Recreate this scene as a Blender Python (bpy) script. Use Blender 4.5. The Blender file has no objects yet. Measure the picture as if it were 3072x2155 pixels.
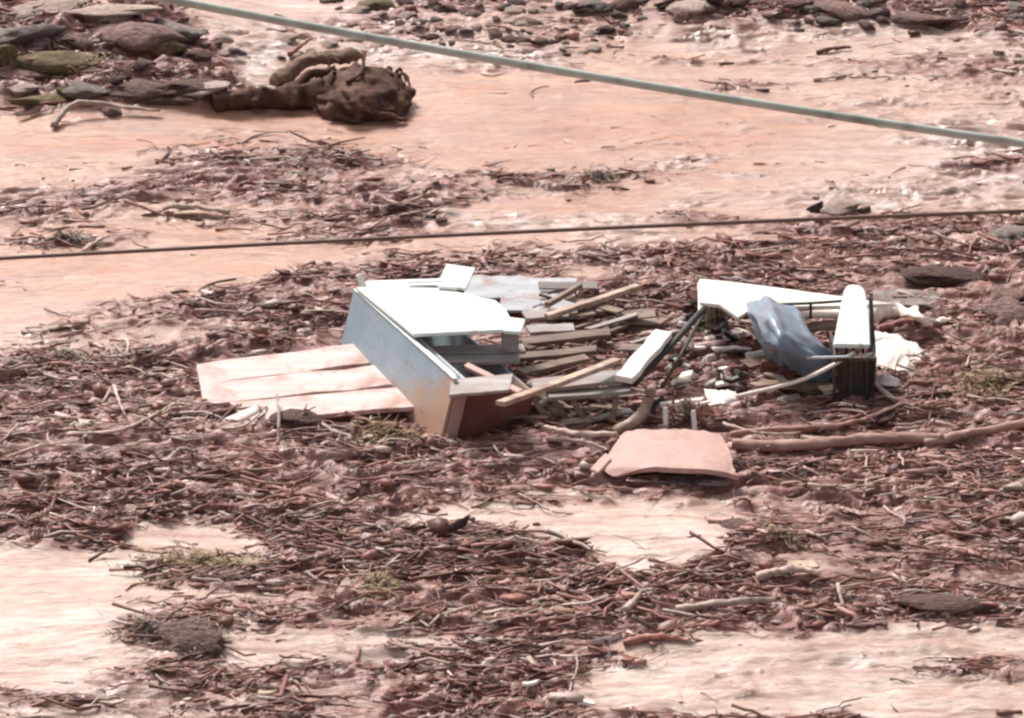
import bpy, bmesh, math, random
import numpy as np
from mathutils import Vector, Matrix

random.seed(7)
RNG = np.random.default_rng(11)
scene = bpy.context.scene
COL = scene.collection
R = math.radians

# ------------------------------------------------------------------ camera
PITCH, DIST, LENS = R(25.0), 30.0, 120.0
W, H_ = 3072.0, 2155.0                       # size of the photograph in pixels
PIX = 36.0 / LENS / W                        # tangent per pixel
CAM = np.array([0.0, -DIST * math.cos(PITCH), DIST * math.sin(PITCH)])
cam_d = bpy.data.cameras.new('camera')
cam_d.lens = LENS; cam_d.sensor_width = 36; cam_d.clip_end = 3000; cam_d.clip_start = 0.5
cam = bpy.data.objects.new('camera', cam_d); COL.objects.link(cam)
cam.location = CAM; cam.rotation_euler = (math.pi / 2 - PITCH, 0, 0)
scene.camera = cam

# ------------------------------------------------------------------ daylight
SUN_EL, SUN_AZ = R(50), R(-30)               # azimuth from +Y towards +X
world = bpy.data.worlds.new('World'); scene.world = world; world.use_nodes = True
wn = world.node_tree; wn.nodes.clear()
sky = wn.nodes.new('ShaderNodeTexSky'); sky.sky_type = 'NISHITA'; sky.sun_disc = False
sky.sun_elevation = SUN_EL; sky.sun_rotation = SUN_AZ
sky.air_density = 1.0; sky.dust_density = 4.0; sky.ozone_density = 1.0
hsv = wn.nodes.new('ShaderNodeHueSaturation'); hsv.inputs['Saturation'].default_value = 0.18
bg = wn.nodes.new('ShaderNodeBackground'); bg.inputs['Strength'].default_value = 0.086
wo = wn.nodes.new('ShaderNodeOutputWorld')
wn.links.new(sky.outputs[0], hsv.inputs['Color']); wn.links.new(hsv.outputs[0], bg.inputs[0]); wn.links.new(bg.outputs[0], wo.inputs[0])
sd = bpy.data.lights.new('sun', 'SUN'); sd.energy = 2.6; sd.angle = R(15); sd.color = (1.0, 0.94, 0.88)
sun = bpy.data.objects.new('sun', sd); COL.objects.link(sun)
sv = Vector((math.sin(SUN_AZ) * math.cos(SUN_EL), math.cos(SUN_AZ) * math.cos(SUN_EL), math.sin(SUN_EL)))
sun.rotation_euler = sv.to_track_quat('Z', 'Y').to_euler(); sun.location = sv * 60
vs = scene.view_settings
scene.display_settings.display_device = 'sRGB'
vs.view_transform = 'Standard'; vs.look = 'None'; vs.gamma = 1.0; vs.use_curve_mapping = False
vs.exposure = 0.95
scene.cycles.filter_width = 2.5

# ------------------------------------------------------------------ layout helpers
SP, CP = math.sin(PITCH), math.cos(PITCH)
def rays(px, py):
    a = (np.asarray(px, float) - W / 2) * PIX; b = -(np.asarray(py, float) - H_ / 2) * PIX
    return a, CP + b * SP, -SP + b * CP
def PN(px, py, z=0.0):
    dx, dy, dz = rays(px, py); t = (z - CAM[2]) / dz
    return CAM[0] + dx * t, CAM[1] + dy * t
def P(px, py, z=0.0):
    x, y = PN(px, py, z); return Vector((float(x), float(y), z))
def PY(px, py, yplane):
    dx, dy, dz = rays(px, py); t = (yplane - CAM[1]) / dy
    return Vector((float(CAM[0] + dx * t), yplane, float(CAM[2] + dz * t)))
def to_px(x, y, z=0.0):
    vx = x - CAM[0]; vy = y - CAM[1]; vz = z - CAM[2]
    f = vy * CP - vz * SP; u = vy * SP + vz * CP
    f = np.maximum(f, 1.0)
    return vx / f / PIX + W / 2, -u / f / PIX + H_ / 2
def mpp(px, py):                              # metres per photo pixel at a ground point
    g = P(px, py); return (Vector(CAM) - g).length * PIX

# ------------------------------------------------------------------ numpy noise
def _hash(ix, iy, seed):
    h = (ix.astype(np.int64) * 374761393 + iy.astype(np.int64) * 668265263 + seed * 974634777) & 0xffffffff
    h = ((h ^ (h >> 13)) * 1274126177) & 0xffffffff
    h = (h ^ (h >> 16)) & 0xffffffff
    return h / 4294967295.0
def vnoise(x, y, seed=0):
    x = np.asarray(x, float); y = np.asarray(y, float)
    ix = np.floor(x); iy = np.floor(y); fx = x - ix; fy = y - iy
    fx = fx * fx * fx * (fx * (fx * 6 - 15) + 10); fy = fy * fy * fy * (fy * (fy * 6 - 15) + 10)
    a = _hash(ix, iy, seed); b = _hash(ix + 1, iy, seed); c = _hash(ix, iy + 1, seed); d = _hash(ix + 1, iy + 1, seed)
    return (a + (b - a) * fx) * (1 - fy) + (c + (d - c) * fx) * fy
def fbm(x, y, oct=4, seed=0, gain=0.5):
    s = 0; a = 1; t = 0
    for k in range(oct):
        s = s + a * vnoise(x * 2 ** k + 17.3 * k, y * 2 ** k - 9.1 * k, seed + k); t += a; a *= gain
    return s / t                              # 0..1
def sstep(a, b, x):
    t = np.clip((x - a) / (b - a), 0, 1); return t * t * (3 - 2 * t)

# ------------------------------------------------------------------ zones of the flow (photo pixels -> ground)
def poly_sd(px, py, poly):                    # signed distance, >0 inside
    p = np.asarray(poly, float); n = len(p)
    d = np.full(np.shape(px), 1e18); ins = np.zeros(np.shape(px), bool)
    for i in range(n):
        ax, ay = p[i]; bx, by = p[(i + 1) % n]
        ex, ey = bx - ax, by - ay
        t = np.clip(((px - ax) * ex + (py - ay) * ey) / (ex * ex + ey * ey + 1e-9), 0, 1)
        d = np.minimum(d, (px - ax - t * ex) ** 2 + (py - ay - t * ey) ** 2)
        c = ((ay > py) != (by > py)) & (px < (bx - ax) * (py - ay) / (by - ay + 1e-12) + ax)
        ins ^= c
    d = np.sqrt(d)
    return np.where(ins, d, -d)
K = 3072 / 2296.0
def S(pts): return [(a * K, b * K) for a, b in pts]
MAT_IN = [   # (polygon, softness px, strength)
 (S([(-700,830),(0,790),(60,745),(200,705),(340,690),(540,655),(640,618),(790,600),(930,585),(1100,572),(1300,560),(1480,560),(1620,545),(1700,520),(1790,500),(2000,520),(2296,540),(3000,560),
     (3000,1390),(2296,1390),(2000,1408),(1700,1425),(1400,1440),(1260,1450),(1230,1490),(1290,1560),(1330,1660),(860,1660),(880,1560),(1010,1490),(1050,1440),(900,1395),(760,1392),(560,1340),(440,1320),(330,1285),(300,1262),(560,1290),(630,1230),(560,1190),(430,1165),(280,1178),(250,1235),(0,1225),(-700,1230)]), 26, 1.0),
 (S([(-700,520),(0,470),(130,440),(300,402),(420,372),(640,338),(820,352),(1000,385),(1090,410),(1060,450),(980,480),(900,520),(800,515),(640,480),(480,468),(360,462),(250,475),(120,490),(0,505),(-700,560)]), 40, 0.85),
 (S([(180,1545),(330,1490),(500,1480),(640,1500),(900,1470),(1100,1450),(1280,1480),(1310,1570),(1200,1600),(900,1560),(600,1560),(400,1580)]), 34, 0.6),
 (S([(250,1420),(340,1390),(500,1400),(500,1460),(420,1480),(300,1470)]), 25, 0.7),
 (S([(1900,150),(2050,130),(2296,110),(3000,100),(3000,215),(2296,205),(2100,190)]), 30, 0.6),
 (S([(1250,40),(1700,60),(2296,70),(3000,60),(3000,-300),(1250,-300)]), 40, 0.9),
 (S([(-700,-300),(300,-300),(420,60),(480,180),(480,240),(250,250),(0,240),(-700,240)]), 40, 0.9),
 (S([(1100,395),(1300,385),(1500,375),(1500,415),(1250,430)]), 22, 0.45),
 (S([(60,540),(150,530),(320,525),(330,555),(120,565)]), 18, 0.6),
 (S([(700,-200),(1500,-200),(1430,60),(1250,130),(1000,110),(800,70)]), 40, 0.65),
]
MAT_OUT = [
 (S([(820,1158),(950,1128),(1250,1108),(1600,1130),(1660,1185),(1610,1245),(1490,1270),(1370,1305),(1280,1240),(1120,1195),(980,1172)]), 24, 0.97),
 (S([(600,1310),(690,1275),(800,1290),(780,1320),(650,1325)]), 18, 0.7),
 (S([(460,1445),(560,1395),(760,1385),(960,1395),(1040,1445),(900,1490),(620,1505),(490,1500)]), 26, 0.95),
 (S([(262,1215),(300,1182),(430,1172),(560,1195),(600,1225),(560,1255),(400,1262),(300,1250)]), 16, 0.95),
 (S([(-300,700),(150,700),(330,725),(560,700),(600,730),(420,775),(120,800),(-300,810)]), 24, 0.6),
 (S([(1240,585),(1420,575),(1440,610),(1250,620)]), 18, 0.7),
]
def debris(x, y):
    px, py = to_px(x, y)
    wx = (fbm(x * 1.3, y * 0.9, 3, 31) - .5) * 130; wy = (fbm(x * 1.6, y * 1.1, 4, 57) - .5) * 70
    qx, qy = px + wx, py + wy
    m = np.zeros(np.shape(px))
    for poly, s, k in MAT_IN:
        m = np.maximum(m, k * sstep(-s * 1.9, s * 1.5, poly_sd(qx, qy, poly)))
    for poly, s, k in MAT_OUT:
        m = m * (1 - k * sstep(-s, s, poly_sd(qx, qy, poly)))
    # beyond the frame the flow goes on: patches by noise
    m = m * (1 - .5 * sstep(.57, .70, fbm(x * .55 + 4, y * 2.6, 4, 201)) * sstep(.2, .5, fbm(x * .3, y * .4, 2, 205)))
    m = np.maximum(m, .55 * sstep(.60, .72, fbm(x * .5 + 9, y * 2.9, 4, 221)) * (1 - .8 * channel(x, y)))
    m = np.maximum(m, .95 * bank(qx, qy, True))
    off = sstep(0, 500, np.maximum.reduce([-px, px - W, -py, py - H_]))
    far = sstep(.47, .6, fbm(x * .18, y * .35, 3, 77))
    return m * (1 - off) + far * off
RIPPLE = [(S([(1650,300),(1900,250),(2296,240),(2900,230),(2900,520),(2296,510),(1850,495),(1450,470),(1300,430)]), 60, .9), (S([(640,90),(800,60),(1250,110),(1500,60),(2296,100),(2900,100),(2900,190),(2000,180),(1500,150),(1100,150),(800,150)]), 40, .8),
 (S([(420,60),(640,60),(640,200),(480,220)]), 30, .9), (S([(900,400),(1300,420),(1500,520),(1200,560),(900,530)]), 40, .7), (S([(200,1370),(700,1340),(1000,1400),(1000,1611),(100,1611)]), 60, .45), (S([(1250,1460),(2296,1400),(2296,1700),(1250,1700)]), 60, .35), (S([(1200,560),(1700,540),(1700,620),(1200,640)]), 30, .8)]
def ripple(x, y):
    px, py = to_px(x, y); wy = (fbm(x * 1.2, y * 1.0, 3, 133) - .5) * 120; m = np.zeros(np.shape(px))
    for poly, sft, k in RIPPLE: m = np.maximum(m, k * sstep(-sft, sft, poly_sd(px + wy, py + wy, poly)))
    return np.clip(m + .18, 0, 1) * sstep(.36, .58, fbm(x * .8, y * 2.0, 3, 140))
CHANNEL = [(S([(600,195),(900,215),(1300,185),(1650,215),(1900,225),(2150,208),(2230,245),(1950,300),(1700,345),(1400,345),(1100,370),(700,335),(300,330),(0,370),(-600,380),(-600,310),(0,300),(400,262)]), 45), (S([(-600,560),(0,570),(330,575),(830,552),(1230,572),(1100,590),(800,590),(600,620),(400,675),(200,670),(0,650),(-600,650)]), 30), (S([(0,490),(250,475),(420,480),(620,500),(700,530),(300,545),(0,540)]), 25)]
def channel(x, y):
    px, py = to_px(x, y); wy = (fbm(x * .8, y * 1.2, 3, 233) - .5) * 90; m = np.zeros(np.shape(px))
    for poly, sft in CHANNEL: m = np.maximum(m, sstep(-sft, sft, poly_sd(px + wy, py + wy * .6, poly)))
    return m
BANK = S([(-700,-300),(330,-300),(430,60),(500,160),(560,230),(620,262),(400,268),(250,262),(0,250),(-700,240)])
def bank(x, y, pix=False):
    px, py = (x, y) if pix else to_px(x, y); return sstep(-30, 40, poly_sd(px, py, BANK))
def tone(x, y):                               # orange clay (1) against pale silt (0)
    px, py = to_px(x, y)
    base = sstep(1450, 500, py) * sstep(-200, 350, py)
    right = sstep(2050, 2700, px) * sstep(1000, 400, py)
    return np.clip(base * (1 - .65 * right) + (fbm(x * .5, y * .9, 3, 5) - .5) * .7, 0, 1)
BUMPS = [(830, 1160, .9, .55, -.05), (1450, 1300, .5, .25, -.07), (1750, 1250, .45, .25, -.10), (2000, 1080, .5, .5, -.04),
  # px, py, sx, sy (m), height
 (250, 190, 1.7, 1.3, .30), (30, 90, 2.0, 1.6, .25), (430, 330, .9, .5, .14), (1500, 50, 2.4, .9, .10), (2500, 30, 2.6, .7, .16),
 (560, 470, 1.6, .5, .06), (700, 740, 1.2, .35, .05), (1900, 330, 2.2, .6, .05), (300, 1850, 1.5, .9, .06), (2600, 2000, 1.8, .7, .06), (2000, 1640, 1.0, .5, .04)]
def height(x, y, m=None):
    if m is None: m = debris(x, y)
    h = (fbm(x * .45, y * .8, 3, 3) - .5) * .13
    warp = (fbm(x * .6, y * .6, 2, 8) - .5) * 1.2
    st = fbm(x * .55, (y + warp * .5) * 3.2, 3, 12) - .5
    h = h + st * .055 * (1 - .6 * m)
    fine = fbm(x * 2.2, y * 8.0, 3, 21) - .5
    h = h + fine * .022 * (1 - m)
    rough = fbm(x * 2.2, y * 4.0, 5, 40, .6)
    yw = y + (fbm(x * 1.7, y * 1.7, 3, 47) - .5) * .42; xw = x + (fbm(x * 1.4, y * 2.0, 2, 48) - .5) * .5
    ridge = 1 - np.abs(2 * vnoise(xw * 2.6, yw * 9.5, 44) - 1); ridge2 = 1 - np.abs(2 * vnoise(xw * 5.5 + 3, yw * 17.0, 45) - 1)
    rp = ripple(x, y)
    h = h + m * (.015 + .12 * (rough - .45) + .10 * (ridge ** 1.6 - .4) + .05 * (ridge2 ** 1.4 - .4)) + rp * (1 - m) * (.06 * (ridge ** 1.5 - .4) + .035 * (ridge2 - .5))
    bk = bank(x, y); h = h + bk * (.36 * (fbm(x * 1.1, y * 2.0, 4, 150) - .40) + .16 * (fbm(x * 3.1, y * 5.0, 3, 151) - .5))
    for bx, by, sx, sy, hh in BUMPS_W:
        h = h + hh * np.exp(-((x - bx) / sx) ** 2 - ((y - by) / sy) ** 2)
    r = np.sqrt(x * x + y * y)
    return h * sstep(160, 30, r)
CLEAR = [([(560, 1085), (1060, 1010), (1330, 1310), (1180, 1290), (760, 1270), (600, 1200)], 22), ([(1040, 1000), (1290, 960), (1600, 1280), (1330, 1320)], 10)]
def cleared(x, y):
    px, py = to_px(x, y); m = np.zeros(np.shape(px))
    for poly, sft in CLEAR: m = np.maximum(m, sstep(-sft, sft, poly_sd(px, py, poly)))
    return m
BUMPS_W = []
for bx, by, sx, sy, hh in BUMPS:
    g = P(bx, by); BUMPS_W.append((g.x, g.y, sx, sy, hh))
def hz(x, y): return float(height(np.array([x]), np.array([y]))[0])
def PG(px, py, dz=0.0):                       # point on the ground surface under a pixel, lifted by dz
    z = 0.0
    for _ in range(3):
        g = P(px, py, z); z = hz(g.x, g.y)
    return Vector((g.x, g.y, z + dz))

# ------------------------------------------------------------------ materials
def nt(name):
    m = bpy.data.materials.new(name); m.use_nodes = True; t = m.node_tree; t.nodes.clear()
    o = t.nodes.new('ShaderNodeOutputMaterial'); b = t.nodes.new('ShaderNodeBsdfPrincipled')
    t.links.new(b.outputs[0], o.inputs[0]); return m, t, b
def node(t, k, **kw):
    n = t.nodes.new(k)
    for a, v in kw.items():
        if a in n.inputs: n.inputs[a].default_value = v
        else: setattr(n, a, v)
    return n
def mapped(t, scale, coord='Object'):
    tc = node(t, 'ShaderNodeTexCoord'); mp = node(t, 'ShaderNodeMapping'); mp.inputs['Scale'].default_value = scale
    t.links.new(tc.outputs[coord], mp.inputs[0]); return mp
def noise(t, vec, scale, detail=4, rough=.55, dist=0.0):
    n = node(t, 'ShaderNodeTexNoise'); n.inputs['Scale'].default_value = scale; n.inputs['Detail'].default_value = detail
    n.inputs['Roughness'].default_value = rough; n.inputs['Distortion'].default_value = dist
    t.links.new(vec.outputs[0], n.inputs['Vector']); return n
def ramp(t, fac, stops):
    r = node(t, 'ShaderNodeValToRGB'); e = r.color_ramp.elements
    while len(e) < len(stops): e.new(0.5)
    for i, (p, c) in enumerate(stops):
        e[i].position = p; e[i].color = (c, c, c, 1) if not hasattr(c, '__len__') else (*c, 1)
    t.links.new(fac, r.inputs[0]); return r
def mix(t, fac, a, b, mode='MIX'):
    n = node(t, 'ShaderNodeMix'); n.data_type = 'RGBA'; n.blend_type = mode
    for v, i in ((fac, 0), (a, 6), (b, 7)):
        if hasattr(v, 'is_linked') or hasattr(v, 'links'): t.links.new(v, n.inputs[i])
        elif i == 0: n.inputs[0].default_value = v
        else: n.inputs[i].default_value = (*v, 1)
    return n.outputs[2]
def bump(t, b, h, strength, dist):
    n = node(t, 'ShaderNodeBump'); n.inputs['Strength'].default_value = strength; n.inputs['Distance'].default_value = dist
    t.links.new(h, n.inputs['Height']); t.links.new(n.outputs[0], b.inputs['Normal']); return n

def mat_mud():
    m, t, b = nt('mud')
    at = node(t, 'ShaderNodeAttribute', attribute_name='zone')
    sep = node(t, 'ShaderNodeSeparateColor'); t.links.new(at.outputs['Color'], sep.inputs[0])
    mp = mapped(t, (.35, 1.6, 1)); streak = noise(t, mp, 2.2, 6, .6, .5)
    mp2 = mapped(t, (1.0, 3.2, 1)); fine = noise(t, mp2, 6, 6, .65, .3)
    mp3 = mapped(t, (1, 1.6, 1)); blot = noise(t, mp3, .8, 4, .55)
    pale = mix(t, ramp(t, streak.outputs[0], [(.3, 0), (.7, 1)]).outputs[0], (.46, .325, .275), (.64, .52, .45))
    orange = mix(t, ramp(t, streak.outputs[0], [(.3, 0), (.72, 1)]).outputs[0], (.37, .175, .112), (.53, .31, .21))
    pinkish = mix(t, ramp(t, blot.outputs[0], [(.42, 0), (.62, 1)]).outputs[0], orange, (.40, .21, .17))
    c = mix(t, sep.outputs['Green'], pale, pinkish)
    chc = mix(t, ramp(t, streak.outputs[0], [(.32, 0), (.68, 1)]).outputs[0], (.38, .155, .09), (.50, .25, .155))
    chm = node(t, 'ShaderNodeMath', operation='MULTIPLY'); t.links.new(at.outputs['Alpha'], chm.inputs[0]); chm.inputs[1].default_value = .55
    c = mix(t, chm.outputs[0], c, chc)
    rip = ramp(t, noise(t, mapped(t, (.8, 3.4, 1)), 4.5, 6, .7, .5).outputs[0], [(.38, (.20, .115, .095)), (.5, (.42, .30, .265)), (.62, (.62, .52, .47))])
    c = mix(t, sep.outputs['Blue'], c, rip.outputs[0])
    smear = noise(t, mapped(t, (.5, 3.0, 1)), 2.4, 5, .65, .6)
    c = mix(t, ramp(t, smear.outputs[0], [(.46, 0), (.66, .8)]).outputs[0], c, (.31, .17, .135))
    blo2 = noise(t, mapped(t, (.8, 1.9, 1)), 1.9, 7, .68, .8)
    c = mix(t, ramp(t, blo2.outputs[0], [(.48, 0), (.62, .45)]).outputs[0], c, (.38, .215, .165))
    # dark silt flecks carried in streaks
    fl = ramp(t, fine.outputs[0], [(.0, 1), (.33, 1), (.42, 0)])
    flm = node(t, 'ShaderNodeMath', operation='MULTIPLY'); t.links.new(fl.outputs[0], flm.inputs[0]); flm.inputs[1].default_value = .55
    c = mix(t, flm.outputs[0], c, (.27, .155, .12))
    dn = noise(t, mapped(t, (.7, 2.8, 1.5)), 7, 7, .7, .4)
    deb = ramp(t, dn.outputs[0], [(.34, (.085, .028, .023)), (.5, (.21, .085, .071)), (.64, (.44, .25, .21))])  # pale end also paints in the pink glints on the debris ridges
    mk = ramp(t, sep.outputs['Red'], [(.12, 0), (.62, 1)])
    c = mix(t, mk.outputs[0], c, deb.outputs[0])
    t.links.new(c, b.inputs['Base Color'])
    rr = ramp(t, sep.outputs['Red'], [(.1, .22), (.7, .40)]); t.links.new(rr.outputs[0], b.inputs['Roughness'])
    b.inputs['Specular IOR Level'].default_value = .5
    add = node(t, 'ShaderNodeMath', operation='ADD'); t.links.new(streak.outputs[0], add.inputs[0]); t.links.new(fine.outputs[0], add.inputs[1])
    bump(t, b, add.outputs[0], .8, .035)
    return m
def mat_litter(name='litter'):                # colour per stick from an attribute, grain from noise
    m, t, b = nt(name)
    b.inputs['Specular IOR Level'].default_value = .35
    at = node(t, 'ShaderNodeAttribute', attribute_name='col')
    n = noise(t, mapped(t, (6, 6, 6)), 6, 4)
    c = mix(t, .55, at.outputs['Color'], ramp(t, n.outputs[0], [(.3, .35), (.7, 1.0)]).outputs[0], 'MULTIPLY')
    t.links.new(c, b.inputs['Base Color']); b.inputs['Roughness'].default_value = .5
    bump(t, b, n.outputs[0], .4, .01); return m
def mat_mottle(name, cols, scale=4, stretch=(1, 1, 1), rough=.6, bmp=.5, bd=.02, rnd=.0, dirt=None, dirt_lo=.45, dirt_hi=.6, dscale=2.0, spec=.4):
    m, t, b = nt(name)
    n = noise(t, mapped(t, stretch), scale, 6, .62, .2)
    k = len(cols)
    c = ramp(t, n.outputs[0], [(.3 + .42 * i / max(1, k - 1), cc) for i, cc in enumerate(cols)]).outputs[0]
    if rnd:
        oi = node(t, 'ShaderNodeObjectInfo'); h = node(t, 'ShaderNodeHueSaturation')
        mr = node(t, 'ShaderNodeMapRange'); mr.inputs[3].default_value = 1 - rnd; mr.inputs[4].default_value = 1 + rnd
        t.links.new(oi.outputs['Random'], mr.inputs[0]); t.links.new(mr.outputs[0], h.inputs['Value']); t.links.new(c, h.inputs['Color']); c = h.outputs[0]
    if dirt:
        d = noise(t, mapped(t, (1, 1, 1)), dscale, 6, .65, .4)
        c = mix(t, ramp(t, d.outputs[0], [(dirt_lo, 0), (dirt_hi, 1)]).outputs[0], c, dirt)
    t.links.new(c, b.inputs['Base Color']); b.inputs['Roughness'].default_value = rough
    b.inputs['Specular IOR Level'].default_value = spec
    bump(t, b, n.outputs[0], bmp, bd); return m
MUD = (.36, .21, .16)
M = dict(
 mud=mat_mud(), litter=mat_litter(),
 rock=mat_mottle('rock', [(.10, .055, .05), (.20, .12, .108), (.34, .235, .21)], 6, rnd=.3, bmp=.9, bd=.06, rough=.8, spec=.2),
 rock_dark=mat_mottle('rock_dark', [(.06, .034, .03), (.115, .066, .058), (.20, .125, .11)], 6, rnd=.25, bmp=.9, bd=.06, rough=.8, spec=.2),
 rock_grey=mat_mottle('rock_grey', [(.11, .085, .078), (.20, .16, .148), (.32, .27, .25)], 6, rnd=.2, bmp=.9, bd=.06, rough=.8, spec=.2),
 rock_olive=mat_mottle('rock_olive', [(.06, .042, .024), (.12, .088, .048), (.22, .17, .105)], 5, rnd=.15, bd=.05, rough=.8, spec=.2),
 rock_pale=mat_mottle('rock_pale', [(.30, .21, .185), (.44, .325, .285), (.58, .46, .40)], 6, rnd=.12, bmp=.9, bd=.06, rough=.8, spec=.2),
 bark=mat_mottle('bark', [(.125, .047, .037), (.24, .10, .08), (.39, .20, .165)], 7, rnd=.45, bd=.02),
 bark_pale=mat_mottle('bark_pale', [(.26, .17, .14), (.44, .32, .27), (.62, .50, .43)], 7, rnd=.3, bd=.02),
 root=mat_mottle('root', [(.03, .013, .009), (.085, .040, .028), (.19, .105, .075)], 4, rnd=.1, bd=.06, rough=.8, spec=.2),
 rootlog=mat_mottle('rootlog', [(.09, .05, .035), (.19, .12, .09), (.32, .225, .18)], 5, (.6, 3, 3), bd=.02, rough=.8, spec=.2),
 log_pink=mat_mottle('log_pink', [(.22, .115, .095), (.34, .195, .165), (.46, .29, .25)], 5, (.6, 3, 3), bd=.015),
 white=mat_mottle('white', [(.64, .71, .68), (.74, .80, .77), (.80, .84, .81)], 2, rough=.4, bmp=.15, dirt=(.36, .265, .21), dirt_lo=.54, dirt_hi=.70, dscale=4),
 white_dirty=mat_mottle('white_dirty', [(.62, .57, .52), (.76, .71, .66), (.82, .79, .75)], 3, rough=.5, bmp=.3, dirt=(.42, .29, .23), dirt_lo=.55, dirt_hi=.75),
 board=mat_mottle('board', [(.42, .29, .265), (.55, .41, .38), (.64, .50, .47)], 3, (.6, 4, 4), rough=.55, bmp=.4, bd=.012, dirt=(.34, .19, .145), dirt_lo=.48, dirt_hi=.70, dscale=3.2),
 blueside=None,
 beam_and_shade=mat_mottle('beam_and_shade', [(.03, .02, .02), (.06, .045, .045)], 5, rough=.6),  # near black: the beam, and the shade painted along the cabinet base
 redbrown=mat_mottle('redbrown', [(.10, .03, .026), (.15, .052, .045), (.21, .085, .07)], 4, rough=.6, dirt=(.26, .14, .11), dirt_lo=.55, dirt_hi=.8),
 slab=mat_mottle('slab', [(.38, .22, .195), (.46, .28, .25), (.52, .34, .305)], 3.5, rough=.65, bmp=.4, bd=.015, dirt=(.30, .165, .135), dirt_lo=.52, dirt_hi=.74, dscale=3.5),
 tan=mat_mottle('tan', [(.25, .165, .12), (.42, .31, .24), (.56, .44, .35)], 4, (1, 6, 6), rough=.6, rnd=.2, bmp=.4, bd=.008, dirt=(.22, .125, .105), dirt_lo=.44, dirt_hi=.60),
 brownwood=mat_mottle('brownwood', [(.10, .06, .045), (.19, .125, .095), (.32, .225, .17)], 4, (1, 6, 6), rough=.65, rnd=.25, bmp=.4, bd=.008),
 greywood=mat_mottle('greywood', [(.21, .18, .17), (.30, .26, .25), (.40, .35, .335)], 3, (.5, 5, 5), rough=.55, rnd=.15, bmp=.3, bd=.008, dirt=(.25, .15, .125), dirt_lo=.45, dirt_hi=.64),
 bluegrey=mat_mottle('bluegrey', [(.26, .26, .27), (.36, .36, .38), (.46, .45, .47)], 2.5, (.6, 2, 2), rough=.45, bmp=.2, bd=.01, dirt=(.27, .165, .14), dirt_lo=.50, dirt_hi=.66, dscale=3),
 scrap=mat_mottle('scrap', [(.36, .27, .19), (.50, .40, .29), (.60, .50, .38)], 6, rough=.7, bmp=.6, bd=.02, dirt=(.26, .15, .12), dirt_lo=.44, dirt_hi=.6, dscale=6),
 metal=mat_mottle('metal', [(.45, .48, .52), (.6, .63, .66)], 5, rough=.35, bmp=.1),
 dark=mat_mottle('dark', [(.02, .018, .016), (.05, .043, .037)], 5, rough=.5),
 darkwood=mat_mottle('darkwood', [(.03, .02, .013), (.06, .042, .028), (.11, .08, .055)], 5, (4, 4, 1), rough=.6),
 tarp=mat_mottle('tarp', [(.115, .14, .18), (.18, .22, .275), (.30, .36, .42)], 2.5, rough=.3, bmp=.3, bd=.02, dirt=(.22, .19, .22), dirt_lo=.55, dirt_hi=.75, dscale=2.5),
 cream=mat_mottle('cream', [(.66, .55, .48), (.78, .69, .61), (.82, .76, .69)], 3, rough=.5, bmp=.4, bd=.03, dirt=MUD, dirt_lo=.58, dirt_hi=.78, dscale=2.5),
 leaf_olive=mat_mottle('leaf_olive', [(.12, .075, .035), (.24, .165, .085), (.40, .30, .18)], 9, rough=.6),
 leaf_green=mat_mottle('leaf_green', [(.035, .065, .025), (.075, .12, .05), (.16, .20, .10)], 9, rough=.5),
 leaf_grey=mat_mottle('leaf_grey', [(.13, .09, .07), (.24, .18, .145), (.38, .31, .25)], 9, rough=.6),
 cable=mat_mottle('cable', [(.18, .19, .165), (.36, .37, .33), (.50, .51, .47)], 5, rough=.5, bmp=.2, bd=.003),
 wire=mat_mottle('wire', [(.085, .04, .03), (.14, .07, .055)], 8, rough=.5),
 rust=mat_mottle('rust', [(.22, .075, .05), (.33, .13, .09)], 4, rough=.6),
)
def mat_blueside():                           # pale blue paint with clay splashed up from below
    m, t, b = nt('blueside')
    tc = node(t, 'ShaderNodeTexCoord'); sp = node(t, 'ShaderNodeSeparateXYZ'); t.links.new(tc.outputs['Object'], sp.inputs[0])
    n = noise(t, mapped(t, (1, 1, 1)), 3, 5, .6); n2 = noise(t, mapped(t, (1, 1, 1)), 1.6, 5, .6, .5)
    base = ramp(t, n.outputs[0], [(.3, (.25, .33, .39)), (.7, (.35, .435, .49))]).outputs[0]
    # mud line: depends on height (z) and on how deep the front end has sunk (x runs front -> back)
    a = node(t, 'ShaderNodeMath', operation='MULTIPLY_ADD'); t.links.new(sp.outputs['X'], a.inputs[0]); a.inputs[1].default_value = .62; t.links.new(sp.outputs['Z'], a.inputs[2])
    b2 = node(t, 'ShaderNodeMath', operation='MULTIPLY_ADD'); t.links.new(n2.outputs[0], b2.inputs[0]); b2.inputs[1].default_value = -.75; t.links.new(a.outputs[0], b2.inputs[2])
    s = ramp(t, b2.outputs[0], [(.0, 1), (.16, .75), (.34, 0)])
    c = mix(t, s.outputs[0], base, (.44, .28, .20))
    n3 = noise(t, mapped(t, (1, 1, 1.4)), 11, 7, .75, .6); n4 = noise(t, mapped(t, (1, 1, 1)), 2.4, 3, .5)
    mm = node(t, 'ShaderNodeMath', operation='MULTIPLY'); t.links.new(ramp(t, n3.outputs[0], [(.55, 0), (.63, .9)]).outputs[0], mm.inputs[0]); t.links.new(ramp(t, n4.outputs[0], [(.42, 0), (.58, 1)]).outputs[0], mm.inputs[1])
    c = mix(t, mm.outputs[0], c, (.30, .19, .15))
    t.links.new(c, b.inputs['Base Color']); b.inputs['Roughness'].default_value = .4
    bump(t, b, n.outputs[0], .1, .01); return m
M['blueside'] = mat_blueside()

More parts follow.
